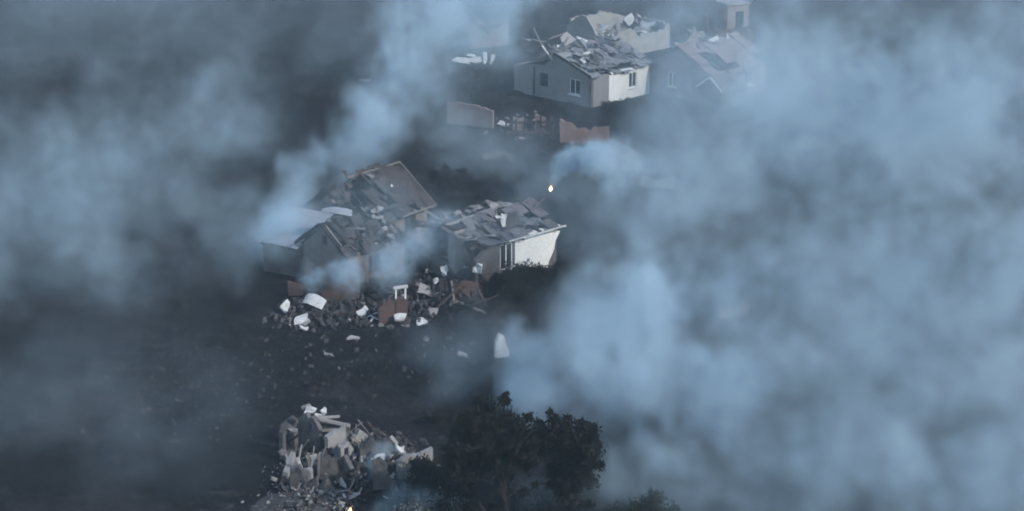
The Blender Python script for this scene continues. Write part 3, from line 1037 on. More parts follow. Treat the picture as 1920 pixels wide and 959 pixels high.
# ------------------------------------------------------------------ pieces of debris one can pick out
slab(943, 232, 1.0, .5, 'white_debris', (R(25), R(14), R(-25)), 'small white slab tipped on the ground right of the long pinkish wall', 'debris', .3, seed=2)
wreck = empty('sheet_wreck', at(885, 122), R(-6), 'crumpled white sheet metal wreck below the small pale pink hut', 'wreck')
for k, (x, z, w, d, rx, ry, rzz) in enumerate([(-1.0, .5, 2.2, .8, 40, 8, -10), (.35, .5, 1.5, .7, 55, -10, 14), (1.3, .7, .5, 1.3, 70, 0, 30), (2.0, .55, .4, 1.1, 75, 10, 0), (-.1, .9, 1.0, .5, 20, 15, 5)]):
    shard(wreck, 'white_debris', (x, .1 * k, z), (w, d, 1.2), (R(rx), R(ry), R(rzz)), 'bent_sheet', k)
slab(684, 150, 1.3, .35, 'pale_concrete', (R(20), 0, R(-12)), 'thin pale plank lying in the dark ground at the upper left', 'plank', .25, seed=1)

sheet = mesh_obj('roof_sheet_piece', *bent_sheet(1.35, .8, .28), M['white_debris'])
sheet.location = at(590, 566, .75)
sheet.rotation_euler = (R(38), R(10), R(-24))
tag(sheet, 'bent white sheet propped over a pale block in the rubble field', 'debris')
tag(box('masonry_block', (0, 0, 0), (.42, .4, .75), M['pale_concrete'], None, .03), 'pale upright block standing under the bent white sheet', 'block').location = at(590, 590)
slab(563, 598, 1.05, .75, 'white_debris', (R(30), R(-12), R(15)), 'white slab with notched rim at the left end of the rubble field', 'debris', .3, seed=0, thick=3)
slab(681, 586, .8, .6, 'white_debris', (R(40), R(-25), R(30)), 'rumpled white slab left of the red brick pillar', 'debris', .35, seed=3, thick=3)
slab(788, 602, .75, .6, 'white_debris', (R(15), R(5), R(40)), 'flat white diamond shaped slab on bare dark ground', 'debris', .15, seed=4, thick=3)
slab(813, 586, .5, .65, 'pale_concrete', (R(50), R(25), R(20)), 'small tilted pale chunk right of the white diamond slab', 'debris', .3, seed=1, thick=4)
slab(537, 574, .8, .6, 'white_debris', (R(45), R(-20), R(60)), 'white slab standing on edge left of the bent white sheet', 'debris', .4, seed=2, thick=3)
slab(797, 543, .85, .7, 'pale_concrete', (R(60), R(10), R(-15)), 'greyish white block above the white diamond slab', 'debris', .5, seed=3, thick=6)
slab(570, 614, .6, .3, 'white_debris', (R(15), R(10), R(5)), 'thin white scrap below the notched white slab', 'debris', .12, seed=1)
slab(662, 632, .9, .3, 'pale_concrete', (R(10), R(4), R(14)), 'pale flat strip lying alone in the dark field', 'debris', .1, seed=2)
slab(617, 664, .6, .2, 'pale_concrete', (R(8), R(4), R(4)), 'faint pale strip in the left half of the dark field', 'debris', .08, seed=3)
slab(867, 664, .6, .35, 'pale_concrete', (R(12), R(8), R(8)), 'pale scrap at the right end of the dark field, below the smoke', 'debris', .12, seed=0)
slab(901, 476, .6, .7, 'white_debris', (R(65), R(10), R(-10)), 'white rounded chunk against the grey wall of the middle house', 'debris', 1.6, seed=4, thick=5).location = at(893, 548) + Vector((.1, -.5, 1.75))
slab(872, 510, .35, .9, 'white_debris', (R(70), R(20), R(12)), 'upright pale splinter in the brown wreckage by the chimney', 'debris', .6, seed=1)
slab(834, 508, .5, .7, 'white_debris', (R(60), R(-15), R(5)), 'upright white shard left of the brown wreckage', 'debris', .6, seed=3, thick=3)
slab(818, 527, .35, .4, 'white_debris', (R(60), R(-5), R(35)), 'small white shard above the greyish white block', 'debris', .5, seed=2, thick=3)
slab(962, 503, .5, .35, 'white_debris', (R(40), R(12), R(25)), 'white scrap hanging below the tall window of the middle house', 'debris', .9, seed=2)

# red brick pillar with a white window frame standing on it
pil = empty('brick_pillar', at(738, 607), R(14), 'red brick stove pillar with a white frame on top in the rubble field', 'pillar')
wall(pil, M['brick'], (-.85, 0), (.15, 0), [(0, 1.0), (.3, 1.35), (.6, 1.5), (1, 1.35)], .5, jag=.06)
wall(pil, M['brick'], (.16, -.05), (.85, -.05), [(0, 1.5), (.4, 1.55), (.69, 1.4)], .55, jag=.04)
for x in (.18, .74):
    beam('frame_post', (x, .1, 1.35), (x + .02, .1, 2.1), .09, .09, M['white_paint'], pil)
beam('frame_head', (.05, .1, 2.16), (.9, .1, 2.22), .2, .12, M['white_debris'], pil)
shard(pil, 'white_debris', (.35, -.42, .55), (.85, .45, 3), (R(30), R(4), R(8)), 'slab', 2)

# tangled white strips
for k, (x, y, a, ln, lb) in enumerate([(699, 590, 35, .9, 'upper white strip in the tangle left of the red brick pillar'), (706, 598, -38, 1.0, 'long white strip slanting down in the tangle left of the red brick pillar'),
                                       (697, 600, 62, .55, 'short white strip at the low end of the tangle by the red brick pillar')]):
    c_ = at(x, y, .2)
    dx = Vector((math.cos(R(a)), .4 * math.sin(R(a)), .5 * math.sin(R(a)))) * ln / 2
    tag(beam('splintered_board', c_ - dx, c_ + dx, .09, .06, M['white_debris']), lb, 'board')

# low red walls in the rubble
lone_wall(604, 566, 6, 2.2, [(0, .5), (.4, 1.3), (.7, .9), (1, .3)], 'brick', 'low red brick wall stump below the gabled house', jag=.15)
lone_wall(646, 553, -10, .9, [(0, 1.5), (1, 1.2)], 'beige_plaster', 'narrow upright beige wall stump in front of the gabled house', jag=.1)
lone_wall(541, 556, 12, .9, [(0, 1.0), (1, .7)], 'brick', 'small reddish wall stump at the left end of the rubble field', jag=.1)
lone_wall(850, 563, 25, 2.4, [(0, .6), (.35, 1.3), (.65, 1.0), (1, .4)], 'brick', 'reddish wall stump in the wreckage before the middle house', jag=.2)

# wreckage of brown timbers before the middle house: single timbers
wk = [(838, 560, 18, 2.6, 40), (862, 548, 60, 2.2, 25), (850, 552, 100, 1.9, 35), (876, 556, 140, 2.4, 30), (895, 568, 20, 2.8, 12), (880, 575, 160, 2.3, 15), (905, 560, 120, 2.0, 35), (825, 548, 75, 1.6, 50)]
for k, (x, y, a, ln, e) in enumerate(wk):
    c_ = at(x, y, .55)
    dx = Vector((math.cos(R(a)) * math.cos(R(e)), math.sin(R(a)) * math.cos(R(e)), math.sin(R(e)))) * ln / 2
    tag(beam('fallen_rafter', c_ - dx, c_ + dx, .1, .13, M[('brown_wood', 'charred_wood', 'grey_wood')[k % 3]], None, .9, .01),
        'fallen roof timber in the brown wreckage before the middle house', 'timber', 'timbers in the wreckage before the middle house')

# single chunks
def chunk_field(n, area, kinds, lo, hi, label, group, h=0.0, name='concrete_chunk'):
    for _ in range(n):
        x, y = rnd.uniform(area[0], area[2]), rnd.uniform(area[1], area[3])
        k = rnd.choice(kinds)
        s = rnd.uniform(lo, hi)
        o = chunk(k, at(x, y, s * .2 + h * rnd.random()), s, name)
        look = {'concrete': 'grey', 'pale_concrete': 'pale grey', 'white_debris': 'whitish', 'beige_plaster': 'dull beige', 'brick': 'reddish brick', 'pink_plaster': 'pinkish', 'rubble': 'dark grey'}[k]
        tag(o, look + ' ' + label, 'chunk', look + ' ' + group)


chunk_field(70, (540, 555, 770, 612), ['concrete', 'pale_concrete', 'white_debris', 'beige_plaster', 'brick'], .16, .48, 'chunk in the rubble field below the gabled house', 'chunks in the rubble field')
chunk_field(40, (780, 500, 905, 560), ['concrete', 'pale_concrete', 'beige_plaster', 'brick'], .2, .5, 'chunk in the wreckage left of the middle house', 'chunks left of the middle house', .3)
chunk_field(20, (940, 205, 1050, 262), ['concrete', 'pink_plaster'], .25, .5, 'chunk on the ground around the plank fence', 'chunks by the fence')
P0, P1, P2 = at(640, 585), at(740, 590), at(845, 545)
litter('rubble_litter', 'small fragments strewn over the rubble field and wreckage', [(P0, 4.5, 3.6, .3), (P1, 3.8, 3.0, .3), (P2, 3.4, 4.0, .6), (at(590, 585), 2.6, 3.4, .3), (at(690, 545), 4.0, 3, .5)], M['rubble'], 2600, .05, .38, 5)
litter('pale_litter', 'small pale fragments strewn between the houses', [(P0, 5, 3.5, .3), (at(575, 590), 3, 3, .3), (P2, 3, 3, .5), (at(1000, 240), 6, 6, .2), (at(880, 120), 6, 8, .2), (at(700, 640), 9, 6, .05)], M['concrete'], 420, .05, .4, 6)


# ------------------------------------------------------------------ the ruin at the lower left
def lower_ruin():
    h = empty('ruined_house', at(600, 905), 0, 'roofless ruined house with jagged grey walls and fallen beams', 'ruined house')

    def wpx(a, b_, prof, op=(), mat='concrete', jag=.16, thick=.26):
        p0, p1 = loc(h, *a, 0), loc(h, *b_, 0)
        ln = (p1 - p0).length
        return wall(h, M[mat], p0, p1, [(u * ln, z) for u, z in prof], thick, op, jag=jag, step=.3)
    wpx((562, 842), (600, 853), [(0, 1.7), (.25, 2.05), (.5, 1.8), (.75, 1.95), (1, 1.3)], [(.5, .8, 1.0, 1.55)])
    wpx((616, 866), (650, 852), [(0, 1.3), (.4, 1.55), (.7, 1.35), (1, 1.5)], [(0, .3, 0, .7)], 'pale_concrete', .16)
    wpx((566, 826), (655, 832), [(0, 1.0), (.2, .5), (.4, 1.1), (.7, .4), (1, .9)], jag=.22)
    wpx((532, 862), (560, 848), [(0, 1.5), (.5, 1.7), (1, 1.2)], [(.2, .8, .2, 1.25)])
    wpx((598, 908), (644, 899), [(0, 1.2), (.3, 1.4), (.7, 1.2), (1, 1.0)], [(.95, 1.15, .3, 1.1)])
    wpx((646, 902), (666, 908), [(0, 1.3), (1, .5)], jag=.22)
    wpx((651, 852), (656, 826), [(0, 1.3), (.4, .6), (1, .9)], jag=.22)
    wpx((540, 905), (556, 893), [(0, .7), (1, 1.2)], jag=.2, mat='pale_concrete')
    wpx((672, 868), (700, 858), [(0, .5), (.4, .9), (1, .35)], jag=.2)
    wpx((548, 925), (584, 931), [(0, 1.5), (.3, 1.9), (.55, 1.2), (1, 1.5)], [(.5, .8, .4, 1.0)], jag=.22, mat='pale_concrete')
    wpx((604, 940), (628, 934), [(0, .7), (.5, 1.15), (1, .6)], jag=.2)
    wpx((660, 842), (690, 836), [(0, .6), (.5, 1.0), (1, .5)], jag=.2, mat='pale_concrete')
    wpx((640, 872), (664, 864), [(0, .9), (.6, 1.2), (1, .7)], [(.2, .45, .2, .8)], jag=.16, mat='pale_concrete')
    wpx((720, 846), (742, 851), [(0, .5), (.5, .75), (1, .4)], jag=.2, mat='pale_concrete')
    r = random.Random(77)

    def bpx(name, a, b_, w, mat):
        beam(name, loc(h, *a), loc(h, *b_), w, w * 1.2, M[mat], h, rough=.012)
    bpx('fallen_beam', (598, 786, 1.75), (657, 799, 1.35), .12, 'pale_concrete')
    bpx('fallen_beam', (590, 784, 1.75), (636, 781, 1.5), .1, 'pale_concrete')
    bpx('fallen_beam', (603, 808, 1.3), (650, 803, 1.2), .09, 'grey_wood')
    bpx('fallen_beam', (575, 905, .2), (589, 856, 1.5), .1, 'pale_concrete')
    bpx('fallen_beam', (540, 830, .8), (566, 812, 1.5), .1, 'charred_wood')
    bpx('fallen_beam', (660, 905, .2), (676, 866, 1.5), .09, 'grey_wood')
    bpx('fallen_beam', (612, 900, .6), (668, 880, .9), .1, 'charred_wood')
    shard(h, 'charred_wood', loc(h, 624, 797, 1.3), (1.2, .8, 1), (R(12), R(10), R(-8)), 'roof_slab_or_shade', 1)  # dark plate standing in for the shade of the hollow below the beams
    shard(h, 'white_debris', loc(h, 582, 770, 1.95), (.6, .42, 3), (R(50), R(15), 0), 'roof_slab_or_shade', 2)
    shard(h, 'white_debris', loc(h, 608, 771, 1.85), (.34, .34, 3), (R(50), R(-25), R(40)), 'roof_slab_or_shade', 3)
    shard(h, 'pale_concrete', loc(h, 573, 762, 2.05), (.5, .16, 2), (R(30), R(-35), R(10)), 'roof_slab_or_shade', 0)
    shard(h, 'white_debris', loc(h, 597, 777, 1.75), (.5, .2, 2), (R(20), R(5), R(10)), 'roof_slab_or_shade', 0)
    shard(h, 'pale_concrete', loc(h, 550, 806, 1.5), (.5, .22, 2), (R(30), R(15), R(-20)), 'roof_slab_or_shade', 4)
    for k in range(90):
        x, y = r.uniform(535, 740), r.uniform(815, 930)
        shard(h, r.choice(['concrete', 'concrete', 'pale_concrete', 'slate_burnt', 'charred_wood']), loc(h, x, y, r.uniform(.05, .5)), (r.uniform(.3, 1.5), r.uniform(.15, .6), 1.1), (r.gauss(.4, .6), r.gauss(0, .6), r.uniform(0, 6)), 'fallen_slab', k)
    for k in range(60):
        x, y = r.uniform(540, 745), r.uniform(812, 940)
        q = loc(h, x, y, r.uniform(.1, .4))
        beam('splinter', q, q + Vector((r.uniform(-.8, .8), r.uniform(-.6, .6), r.uniform(.1, .9))), .06, .05, M[r.choice(['grey_wood', 'pale_concrete', 'charred_wood', 'brown_wood'])], h, rough=.01)


lower_ruin()
lone_wall(746, 904, 20, 1.75, [(0, 1.0), (.25, 1.25), (.55, 1.25), (1, 1.45)], 'pale_concrete', 'light grey wall piece with sloping top left of the big dark tree', openings=[(1.0, 1.75, 0, .75)], jag=.05)
lone_wall(700, 920, 10, .7, [(0, 1.5), (.5, 1.7), (1, 1.3)], 'concrete', 'narrow upright grey wall stump amid the small bluish smoke', openings=(), jag=.1)
lone_wall(676, 872, 25, 1.6, [(0, .9), (.4, 1.3), (.7, .7), (1, 1.0)], 'concrete', 'jagged low wall right of the roofless ruined house', jag=.2)
lone_wall(545, 932, -12, 1.3, [(0, 1.2), (.35, 1.7), (.6, .9), (1, 1.3)], 'concrete', 'torn wall with gaps standing behind the grey rubble heap', openings=[(.45, .7, .3, .9)], jag=.2)
lone_wall(528, 830, 30, 1.5, [(0, .9), (.5, 1.2), (1, .6)], 'concrete', 'dark sided wall left of the roofless ruined house', jag=.16)
for k, (x, y, ln, a, e, lb) in enumerate([(583, 912, 1.7, 90, 86, 'left of two thin upright posts in the lower left ruins'), (597, 909, 1.55, 90, 88, 'right of two thin upright posts in the lower left ruins')]):
    c_ = at(x, y, 0)
    tag(beam('post', c_, c_ + Vector((rnd.uniform(-.1, .1), 0, ln)), .11, .11, M['grey_wood']), lb, 'post')
mound('rubble_heap', 'grey rubble heap before the torn wall with gaps', at(570, 952), 2.8, 1.9, .5, M['rubble'], 2)
mound('rubble_heap', 'rubble heap inside the gap between the roofless house and the light grey wall', at(700, 850), 2.4, 2.2, .45, M['rubble'], 5)
chunk_field(42, (538, 930, 645, 962), ['concrete', 'concrete', 'pale_concrete', 'rubble'], .14, .42, 'chunk on the rubble heap before the torn wall with gaps', 'chunks on the heap before the torn wall', .75)
chunk_field(34, (640, 820, 760, 900), ['concrete', 'concrete', 'pale_concrete', 'rubble'], .14, .42, 'chunk between the roofless house and the light grey wall', 'chunks right of the roofless house', .5)
chunk_field(22, (540, 850, 640, 930), ['concrete', 'pale_concrete', 'rubble'], .14, .38, 'chunk lying among the jagged walls of the roofless house', 'chunks among the jagged walls', .4)
slab(765, 846, .5, .4, 'white_debris', (R(30), R(10), R(20)), 'small white slab beside the top of the light grey wall piece', 'debris', .3, seed=1, thick=3).location = at(755, 893) + Vector((-.1, .4, 1.25))
slab(712, 858, .6, .35, 'white_debris', (R(25), R(-8), R(10)), 'white slab on the rubble behind the narrow grey stump', 'debris', .65, seed=2, thick=3)
litter('rubble_litter', 'small fragments strewn around the lower left ruins', [(at(585, 948), 2.2, 1.8, .5), (at(700, 852), 3.0, 3.0, .5), (at(605, 890), 2.2, 3.0, .5), (at(640, 840), 3.0, 3.4, .35), (at(575, 900), 1.6, 3, .5), (at(760, 880), 2.4, 2.4, .35)], M['rubble'], 4600, .05, .36, 15)
litter('pale_litter', 'small pale fragments strewn around the lower left ruins', [(at(570, 945), 3, 2, .8), (at(700, 860), 3, 2.4, .7), (at(600, 890), 3, 2.6, .7)], M['pale_concrete'], 700, .04, .3, 16)


# ------------------------------------------------------------------ trees and shrubs
def tube(path, radii, sides=7):
    vv, ff = [], []
    for k, (p, r_) in enumerate(zip(path, radii)):
        d = (path[min(k + 1, len(path) - 1)] - path[max(k - 1, 0)]).normalized()
        s = d.cross(Vector((0.3, 1, 0.1))).normalized()
        u = s.cross(d)
        for i in range(sides):
            a = 2 * math.pi * i / sides
            vv.append(p + s * (math.cos(a) * r_) + u * (math.sin(a) * r_))
    for k in range(len(path) - 1):
        for i in range(sides):
            a, b_ = k * sides + i, k * sides + (i + 1) % sides
            ff.append((a, b_, b_ + sides, a + sides))
    ff.append(tuple(range(sides)))
    ff.append(tuple((len(path) - 1) * sides + i for i in reversed(range(sides))))
    return vv, ff


def tree(name, base, clumps, stems, label, cat, seed, leaf='leaf_dark', leaf_n=900, leaf_s=.11, group=None):
    """stems: list of paths; clumps: [(centre, radius)] of leaves, each fed by a limb from the nearest stem"""
    r = random.Random(seed)
    t = empty(name, base, 0, label, cat, group)
    tips = []
    for path, r0 in stems:
        pts = []
        for a, b_ in zip(path, path[1:]):
            for k in range(4):
                q = a.lerp(b_, k / 4) + Vector((r.gauss(0, .05), r.gauss(0, .05), 0))
                pts.append(q)
        pts.append(path[-1])
        rad = [r0 * (1 - .8 * k / (len(pts) - 1)) for k in range(len(pts))]
        v, f = tube(pts, rad)
        mesh_obj('trunk', [q - base for q in v], f, M['bark'], t, True)
        tips += list(zip(pts, rad))[2:]
    vv, ff = [], []
    lv, lf = [], []
    for c_, cr in clumps:
        st, sr = min(tips, key=lambda q: (q[0] - c_).length + (2.0 if q[0].z > c_.z else 0))
        mid = st.lerp(c_, .5) + Vector((r.gauss(0, .15), r.gauss(0, .15), .15))
        v, f = tube([st, mid, c_], [min(sr * .7, .09), .05, .02], 5)
        o = len(vv)
        vv += v
        ff += [tuple(o + i for i in q) for q in f]
        for _ in range(6):
            d = Vector((r.gauss(0, 1), r.gauss(0, 1), r.gauss(0, .8))).normalized()
            v, f = tube([c_, c_ + d * cr * .5 + Vector((0, 0, .05)), c_ + d * cr], [.02, .014, .006], 4)
            o = len(vv)
            vv += v
            ff += [tuple(o + i for i in q) for q in f]
        for _ in range(int(leaf_n * cr * cr)):
            d = Vector((r.gauss(0, 1), r.gauss(0, 1), r.gauss(0, .8))).normalized()
            rr = cr * (r.random() ** .5) * (0.85 + .95 * noise.noise(c_ * 2 + d * 2.2)) * (1.25 if r.random() < .12 else 1.0)
            p = c_ + d * rr
            e = Euler((r.uniform(0, 6.3), r.uniform(0, 6.3), r.uniform(0, 6.3))).to_matrix()
            s = leaf_s * r.uniform(.6, 1.4)
            o = len(lv)
            for q in ((-s, 0, 0), (0, -s * .45, .02), (s, 0, 0), (0, s * .45, .02)):
                lv.append(p + e @ Vector(q))
            lf.append((o, o + 1, o + 2, o + 3))
    mesh_obj('limbs', [q - base for q in vv], ff, M['bark'], t)
    mesh_obj('crown', [q - base for q in lv], lf, M[leaf], t)
    return t


def crown_spots(spec, y0, dy, r):
    """spots seen at pixel (x, y) with radius in pixels, spread over depth y0 +- dy"""
    out = []
    for (x, y, rp) in spec:
        Y = y0 + r.uniform(-dy, dy)
        q = Vector(((x - 960) / F_PX, math.cos(PITCH) + (479.5 - y) / F_PX * math.sin(PITCH), -math.sin(PITCH) + (479.5 - y) / F_PX * math.cos(PITCH)))
        p = Vector((0, 0, CAM_H)) + q * (Y / q.y)
        out.append((p, rp / ppm(p)))
    return out


rt = random.Random(11)
b1 = at(946, 1008)
Y1 = b1.y
spec1 = [(905, 760, 22), (945, 752, 14), (880, 785, 26), (915, 795, 30), (955, 790, 26), (975, 812, 24), (860, 815, 24), (890, 830, 34), (930, 840, 36), (965, 850, 32),
         (848, 850, 24), (872, 868, 30), (905, 872, 28), (852, 885, 20), (880, 898, 20), (990, 785, 12), (1000, 830, 24), (985, 870, 22), (945, 880, 18), (840, 870, 14), (915, 765, 14), (900, 745, 9), (948, 742, 7), (1010, 800, 18), (1018, 845, 18)]
spec1 += [(max(845, min(1000, rt.gauss(915, 42))), max(770, min(900, rt.gauss(835, 36))), rt.uniform(7, 17)) for _ in range(38)]
spec1 += [(rt.uniform(842, 1000), rt.uniform(880, 925), rt.uniform(7, 15)) for _ in range(16)]
cl1 = crown_spots(spec1, Y1 + .3, 1.6, rt)
S = crown_spots([(945, 940, 5), (932, 880, 5), (925, 820, 5), (955, 860, 5), (905, 960, 5), (888, 915, 5), (872, 870, 5), (975, 830, 5), (903, 800, 5)], Y1, .4, rt)
s = [q[0] for q in S]
b1b = at(918, 1002)
tree('tree', b1, cl1, [([b1, s[0], s[1], s[2]], .17), ([s[0], s[3], s[7]], .11), ([b1b, s[4], s[5], s[6]], .13), ([s[1], s[8]], .08)],
     'large dark forked tree standing before the smoke at the bottom centre', 'tree', 4, 'leaf_dark', 1700, .10)

b2 = at(1068, 985)
Y2 = b2.y
spec2 = [(1040, 790, 16), (1055, 810, 22), (1025, 815, 20), (1065, 785, 11), (1090, 800, 14), (1088, 795, 10), (1075, 840, 28), (1105, 825, 20), (1045, 850, 26), (1100, 855, 26), (1118, 872, 14), (1122, 835, 8), (1070, 880, 28), (1095, 895, 24), (1040, 885, 18),
         (1110, 905, 14), (1080, 920, 22), (1128, 873, 7), (1105, 930, 16), (1030, 775, 9), (1015, 840, 16), (1055, 925, 14), (1116, 815, 9)]
spec2 += [(max(1015, min(1112, rt.gauss(1070, 28))), max(800, min(930, rt.gauss(862, 34))), rt.uniform(6, 15)) for _ in range(34)]
spec2 += [(rt.uniform(1000, 1110), rt.uniform(900, 950), rt.uniform(8, 17)) for _ in range(12)]
cl2 = crown_spots(spec2, Y2 + .2, 1.3, rt)
s2 = [q[0] for q in crown_spots([(1068, 940, 5), (1072, 890, 5), (1085, 850, 5), (1048, 860, 5)], Y2, .3, rt)]
tree('tree', b2, cl2, [([b2, s2[0], s2[1], s2[2]], .13), ([s2[0], s2[3]], .09)], 'smaller dark tree right of the large forked tree, half veiled in smoke', 'tree', 5, 'leaf_dark', 1700, .10)


def shrub(px, py, w, h, n, label, leaf, seed, leaf_n=1300, leaf_s=.08, cat='shrub', group=None, name='shrub'):
    r = random.Random(seed)
    b_ = at(px, py)
    cl = []
    for _ in range(n):
        a, q = r.uniform(0, 6.3), math.sqrt(r.random())
        z = h * (.25 + .7 * r.random() * (1 - .6 * q))
        cl.append((b_ + Vector((math.cos(a) * q * w, math.sin(a) * q * w * .8, z)), min(w, h) * r.uniform(.28, .5)))
    tree(name, b_, cl, [([b_ + Vector((0, 0, -.1)), b_ + Vector((.05, 0, h * .35)), b_ + Vector((.1, .05, h * .7))], .06)], label, cat, seed, leaf, leaf_n, leaf_s, group)


shrub(1228, 985, 1.2, 1.5, 13, 'dark green shrub at the bottom edge right of the trees', 'leaf_green', 3)
shrub(790, 985, 1.3, 1.7, 12, 'shrub with pale silvery leaves left of the large forked tree', 'leaf_silver', 9, 700, .07)
shrub(845, 990, 1.1, 1.5, 9, 'low silvery leaved shrub under the large forked tree', 'leaf_silver', 10, 600, .07)
shrub(880, 992, 1.5, 1.6, 10, 'dark undergrowth below the large forked tree', 'leaf_dark', 41, 900, .09)
shrub(1010, 995, 1.6, 1.5, 11, 'dark undergrowth between the two trees', 'leaf_dark', 42, 900, .09)
shrub(1110, 995, 1.4, 1.3, 9, 'dark low undergrowth right of the smaller tree', 'leaf_dark', 43, 900, .09)
shrub(950, 556, 1.6, 1.5, 12, 'blackened shrub below the tall window of the middle house', 'leaf_scorched', 21, 800, .10)
shrub(996, 548, 1.7, 1.7, 15, 'broad black shrub below the bright white wall of the middle house', 'leaf_scorched', 22, 800, .10)
shrub(1040, 522, 1.1, 1.3, 9, 'black shrub at the right corner of the middle house', 'leaf_scorched', 23, 800, .10)
shrub(905, 592, 1.7, .9, 8, 'low scorched bush on the ground in front of the wreckage', 'leaf_scorched', 24, 700, .10)
shrub(1150, 212, 1.1, 1.3, 8, 'dark bush at the foot of the white side wall of the top house', 'leaf_scorched', 25, 600, .12)
shrub(1060, 215, 1.2, 1.0, 7, 'dark bush under the white framed window of the top house', 'leaf_scorched', 26, 600, .12)
shrub(1175, 205, 1.0, .9, 6, 'low bush below the right window of the top house', 'leaf_scorched', 27, 600, .12)
shrub(990, 300, 2.4, .6, 12, 'flat dark bramble patch on the open ground left of the small fire', 'leaf_green', 28, 500, .12, 'bramble')
shrub(824, 912, 1.3, 1.9, 11, 'dark bush between the light grey wall and the large tree', 'leaf_dark', 29, 1100, .09)
shrub(848, 960, 1.2, 1.9, 10, 'dark bush in front of the large tree, left of its trunks', 'leaf_dark', 30, 1100, .09)
scrub = [(640, 130, 1.6, 1.0, 'dark scrub clump near the thin pale plank'), (590, 190, 1.5, .9, 'dark scrub clump below the left smoke plume'), (840, 330, 1.6, 1.0, 'dark scrub clump behind the brown roofed house'),
         (870, 385, 1.3, .9, 'dark scrub clump behind the flattened roof'), (930, 350, 1.2, .6, 'low scrub patch between the fire and the middle house'), (1180, 420, 1.5, .9, 'smoke veiled scrub clump right of the sapling'),
         (1330, 420, 1.5, 1.0, 'smoke veiled scrub clump in the thin smoke on the right'), (760, 650, 1.0, .45, 'low dry scrub on the dark field'), (600, 720, 1.1, .4, 'low dry scrub patch above the roofless ruined house'),
         (830, 790, 1.2, .7, 'low dark scrub left of the top of the large tree'), (1350, 700, 1.4, 1.0, 'veiled scrub clump low in the right smoke bank'), (430, 640, 1.3, .6, 'low scrub on the dark ground left of the rubble field'),
         (250, 860, 1.2, .6, 'low scrub on the empty dark ground far left of the ruins'), (330, 590, 1.5, .9, 'scrub clump in the thin smoke far left of the houses')]
for k, (x, y, w, hh, lb) in enumerate(scrub):
    shrub(x, y, w, hh, 8, lb, 'leaf_scorched', 200 + k, 650, .11, 'scrub', None, 'scrub')
lone_wall(905, 300, 8, 2.4, [(0, .5), (.4, .8), (1, .3)], 'concrete', 'low grey wall remains in the yard above the bramble patch', jag=.15)
lone_wall(1200, 350, -18, 2.6, [(0, .9), (.5, .6), (1, 1.0)], 'pale_concrete', 'smoke veiled low wall right of the sapling', jag=.2)
lone_wall(1345, 600, 24, 2.2, [(0, 1.0), (.5, .7), (1, 1.1)], 'concrete', 'smoke veiled wall stump at the right, below the middle house', jag=.2)
litter('ground_litter', 'scattered scraps and clods over the burnt ground', [(at(750, 680), 12, 9, .03), (at(960, 300), 9, 14, .03), (at(880, 160), 12, 16, .03), (at(1250, 420), 12, 14, .03), (at(400, 720), 10, 10, .03)], M['rubble'], 2200, .04, .26, 71)
bs = at(1097, 362)
cls = crown_spots([(1088, 338, 6), (1098, 332, 6), (1106, 340, 6), (1092, 346, 5), (1102, 347, 5), (1110, 334, 4)], bs.y, .4, rt)
tree('sapling', bs, cls, [([bs, bs + Vector((.03, 0, .5)), bs + Vector((0, 0, 1.0))], .05)], 'small thin sapling just right of the small fire', 'tree', 61, 'leaf_dark', 900, .09)


def weeds(name, label, spots, n, mat, seed, lo=.08, hi=.32):
    r = random.Random(seed)
    vv, ff = [], []
    for _ in range(n):
        c_, rx, ry = spots[r.randrange(len(spots))]
        x, y = c_[0] + r.gauss(0, .5) * rx, c_[1] + r.gauss(0, .5) * ry
        if noise.noise((x * .25, y * .25, seed)) + .5 * noise.noise((x * .9, y * .9, seed)) < .12:
            continue
        z = gz(x, y) - .08
        for _k in range(4):
            a, hgt = r.uniform(0, 6.3), r.uniform(lo, hi) * (.4 + r.random())
            dx, dy, w = math.cos(a), math.sin(a), r.uniform(.015, .045)
            o = len(vv)
            ox, oy = r.uniform(-.2, .2), r.uniform(-.2, .2)
            vv += [(x + ox - dy * w, y + oy + dx * w, z), (x + ox + dy * w, y + oy - dx * w, z), (x + ox + dx * hgt * .5, y + oy + dy * hgt * .5, z + hgt)]
            ff.append((o, o + 1, o + 2))
    return tag(mesh_obj(name, vv, ff, M[mat]), label, None, kind='stuff')


weeds('dry_grass', 'tufts of dull dry grass and weeds over the burnt ground', [(at(700, 690), 16, 14), (at(250, 720), 18, 16), (at(950, 290), 12, 16), (at(650, 180), 20, 24), (at(900, 180), 14, 22), (at(1250, 300), 20, 25), (at(300, 300), 24, 30)], 26000, 'leaf_scorched', 3)
weeds('green_grass', 'patches of dark green grass between the houses', [(at(960, 275), 8, 12), (at(1020, 320), 7, 8), (at(830, 930), 3, 3), (at(660, 110), 14, 18), (at(1350, 860), 10, 9)], 8000, 'leaf_green', 4)


# ------------------------------------------------------------------ flames
def flame(px, py, h, w, label, seed):
    r = random.Random(seed)
    p = at(px, py)
    vv, ff, n = [], [], 8
    ring = [(0, .55), (.15, .95), (.35, 1.0), (.55, .75), (.75, .42), (.9, .2), (1, .03)]
    for t, q in ring:
        for i in range(n):
            a = 2 * math.pi * i / n
            k = w / 2 * q * (1 + .3 * noise.noise((math.cos(a) * 2, math.sin(a) * 2, t * 4 + seed)))
            vv.append((math.cos(a) * k + .22 * w * math.sin(t * 5) * t + .25 * h * t * t, math.sin(a) * k, t * h))
    for k in range(len(ring) - 1):
        for i in range(n):
            a, b_ = k * n + i, k * n + (i + 1) % n
            ff.append((a, b_, b_ + n, a + n))
    ff += [tuple(reversed(range(n))), tuple((len(ring) - 1) * n + i for i in range(n))]
    o = mesh_obj('flame', vv, ff, M['flame'], None, True)
    o.location = p
    return tag(o, label, 'flame')


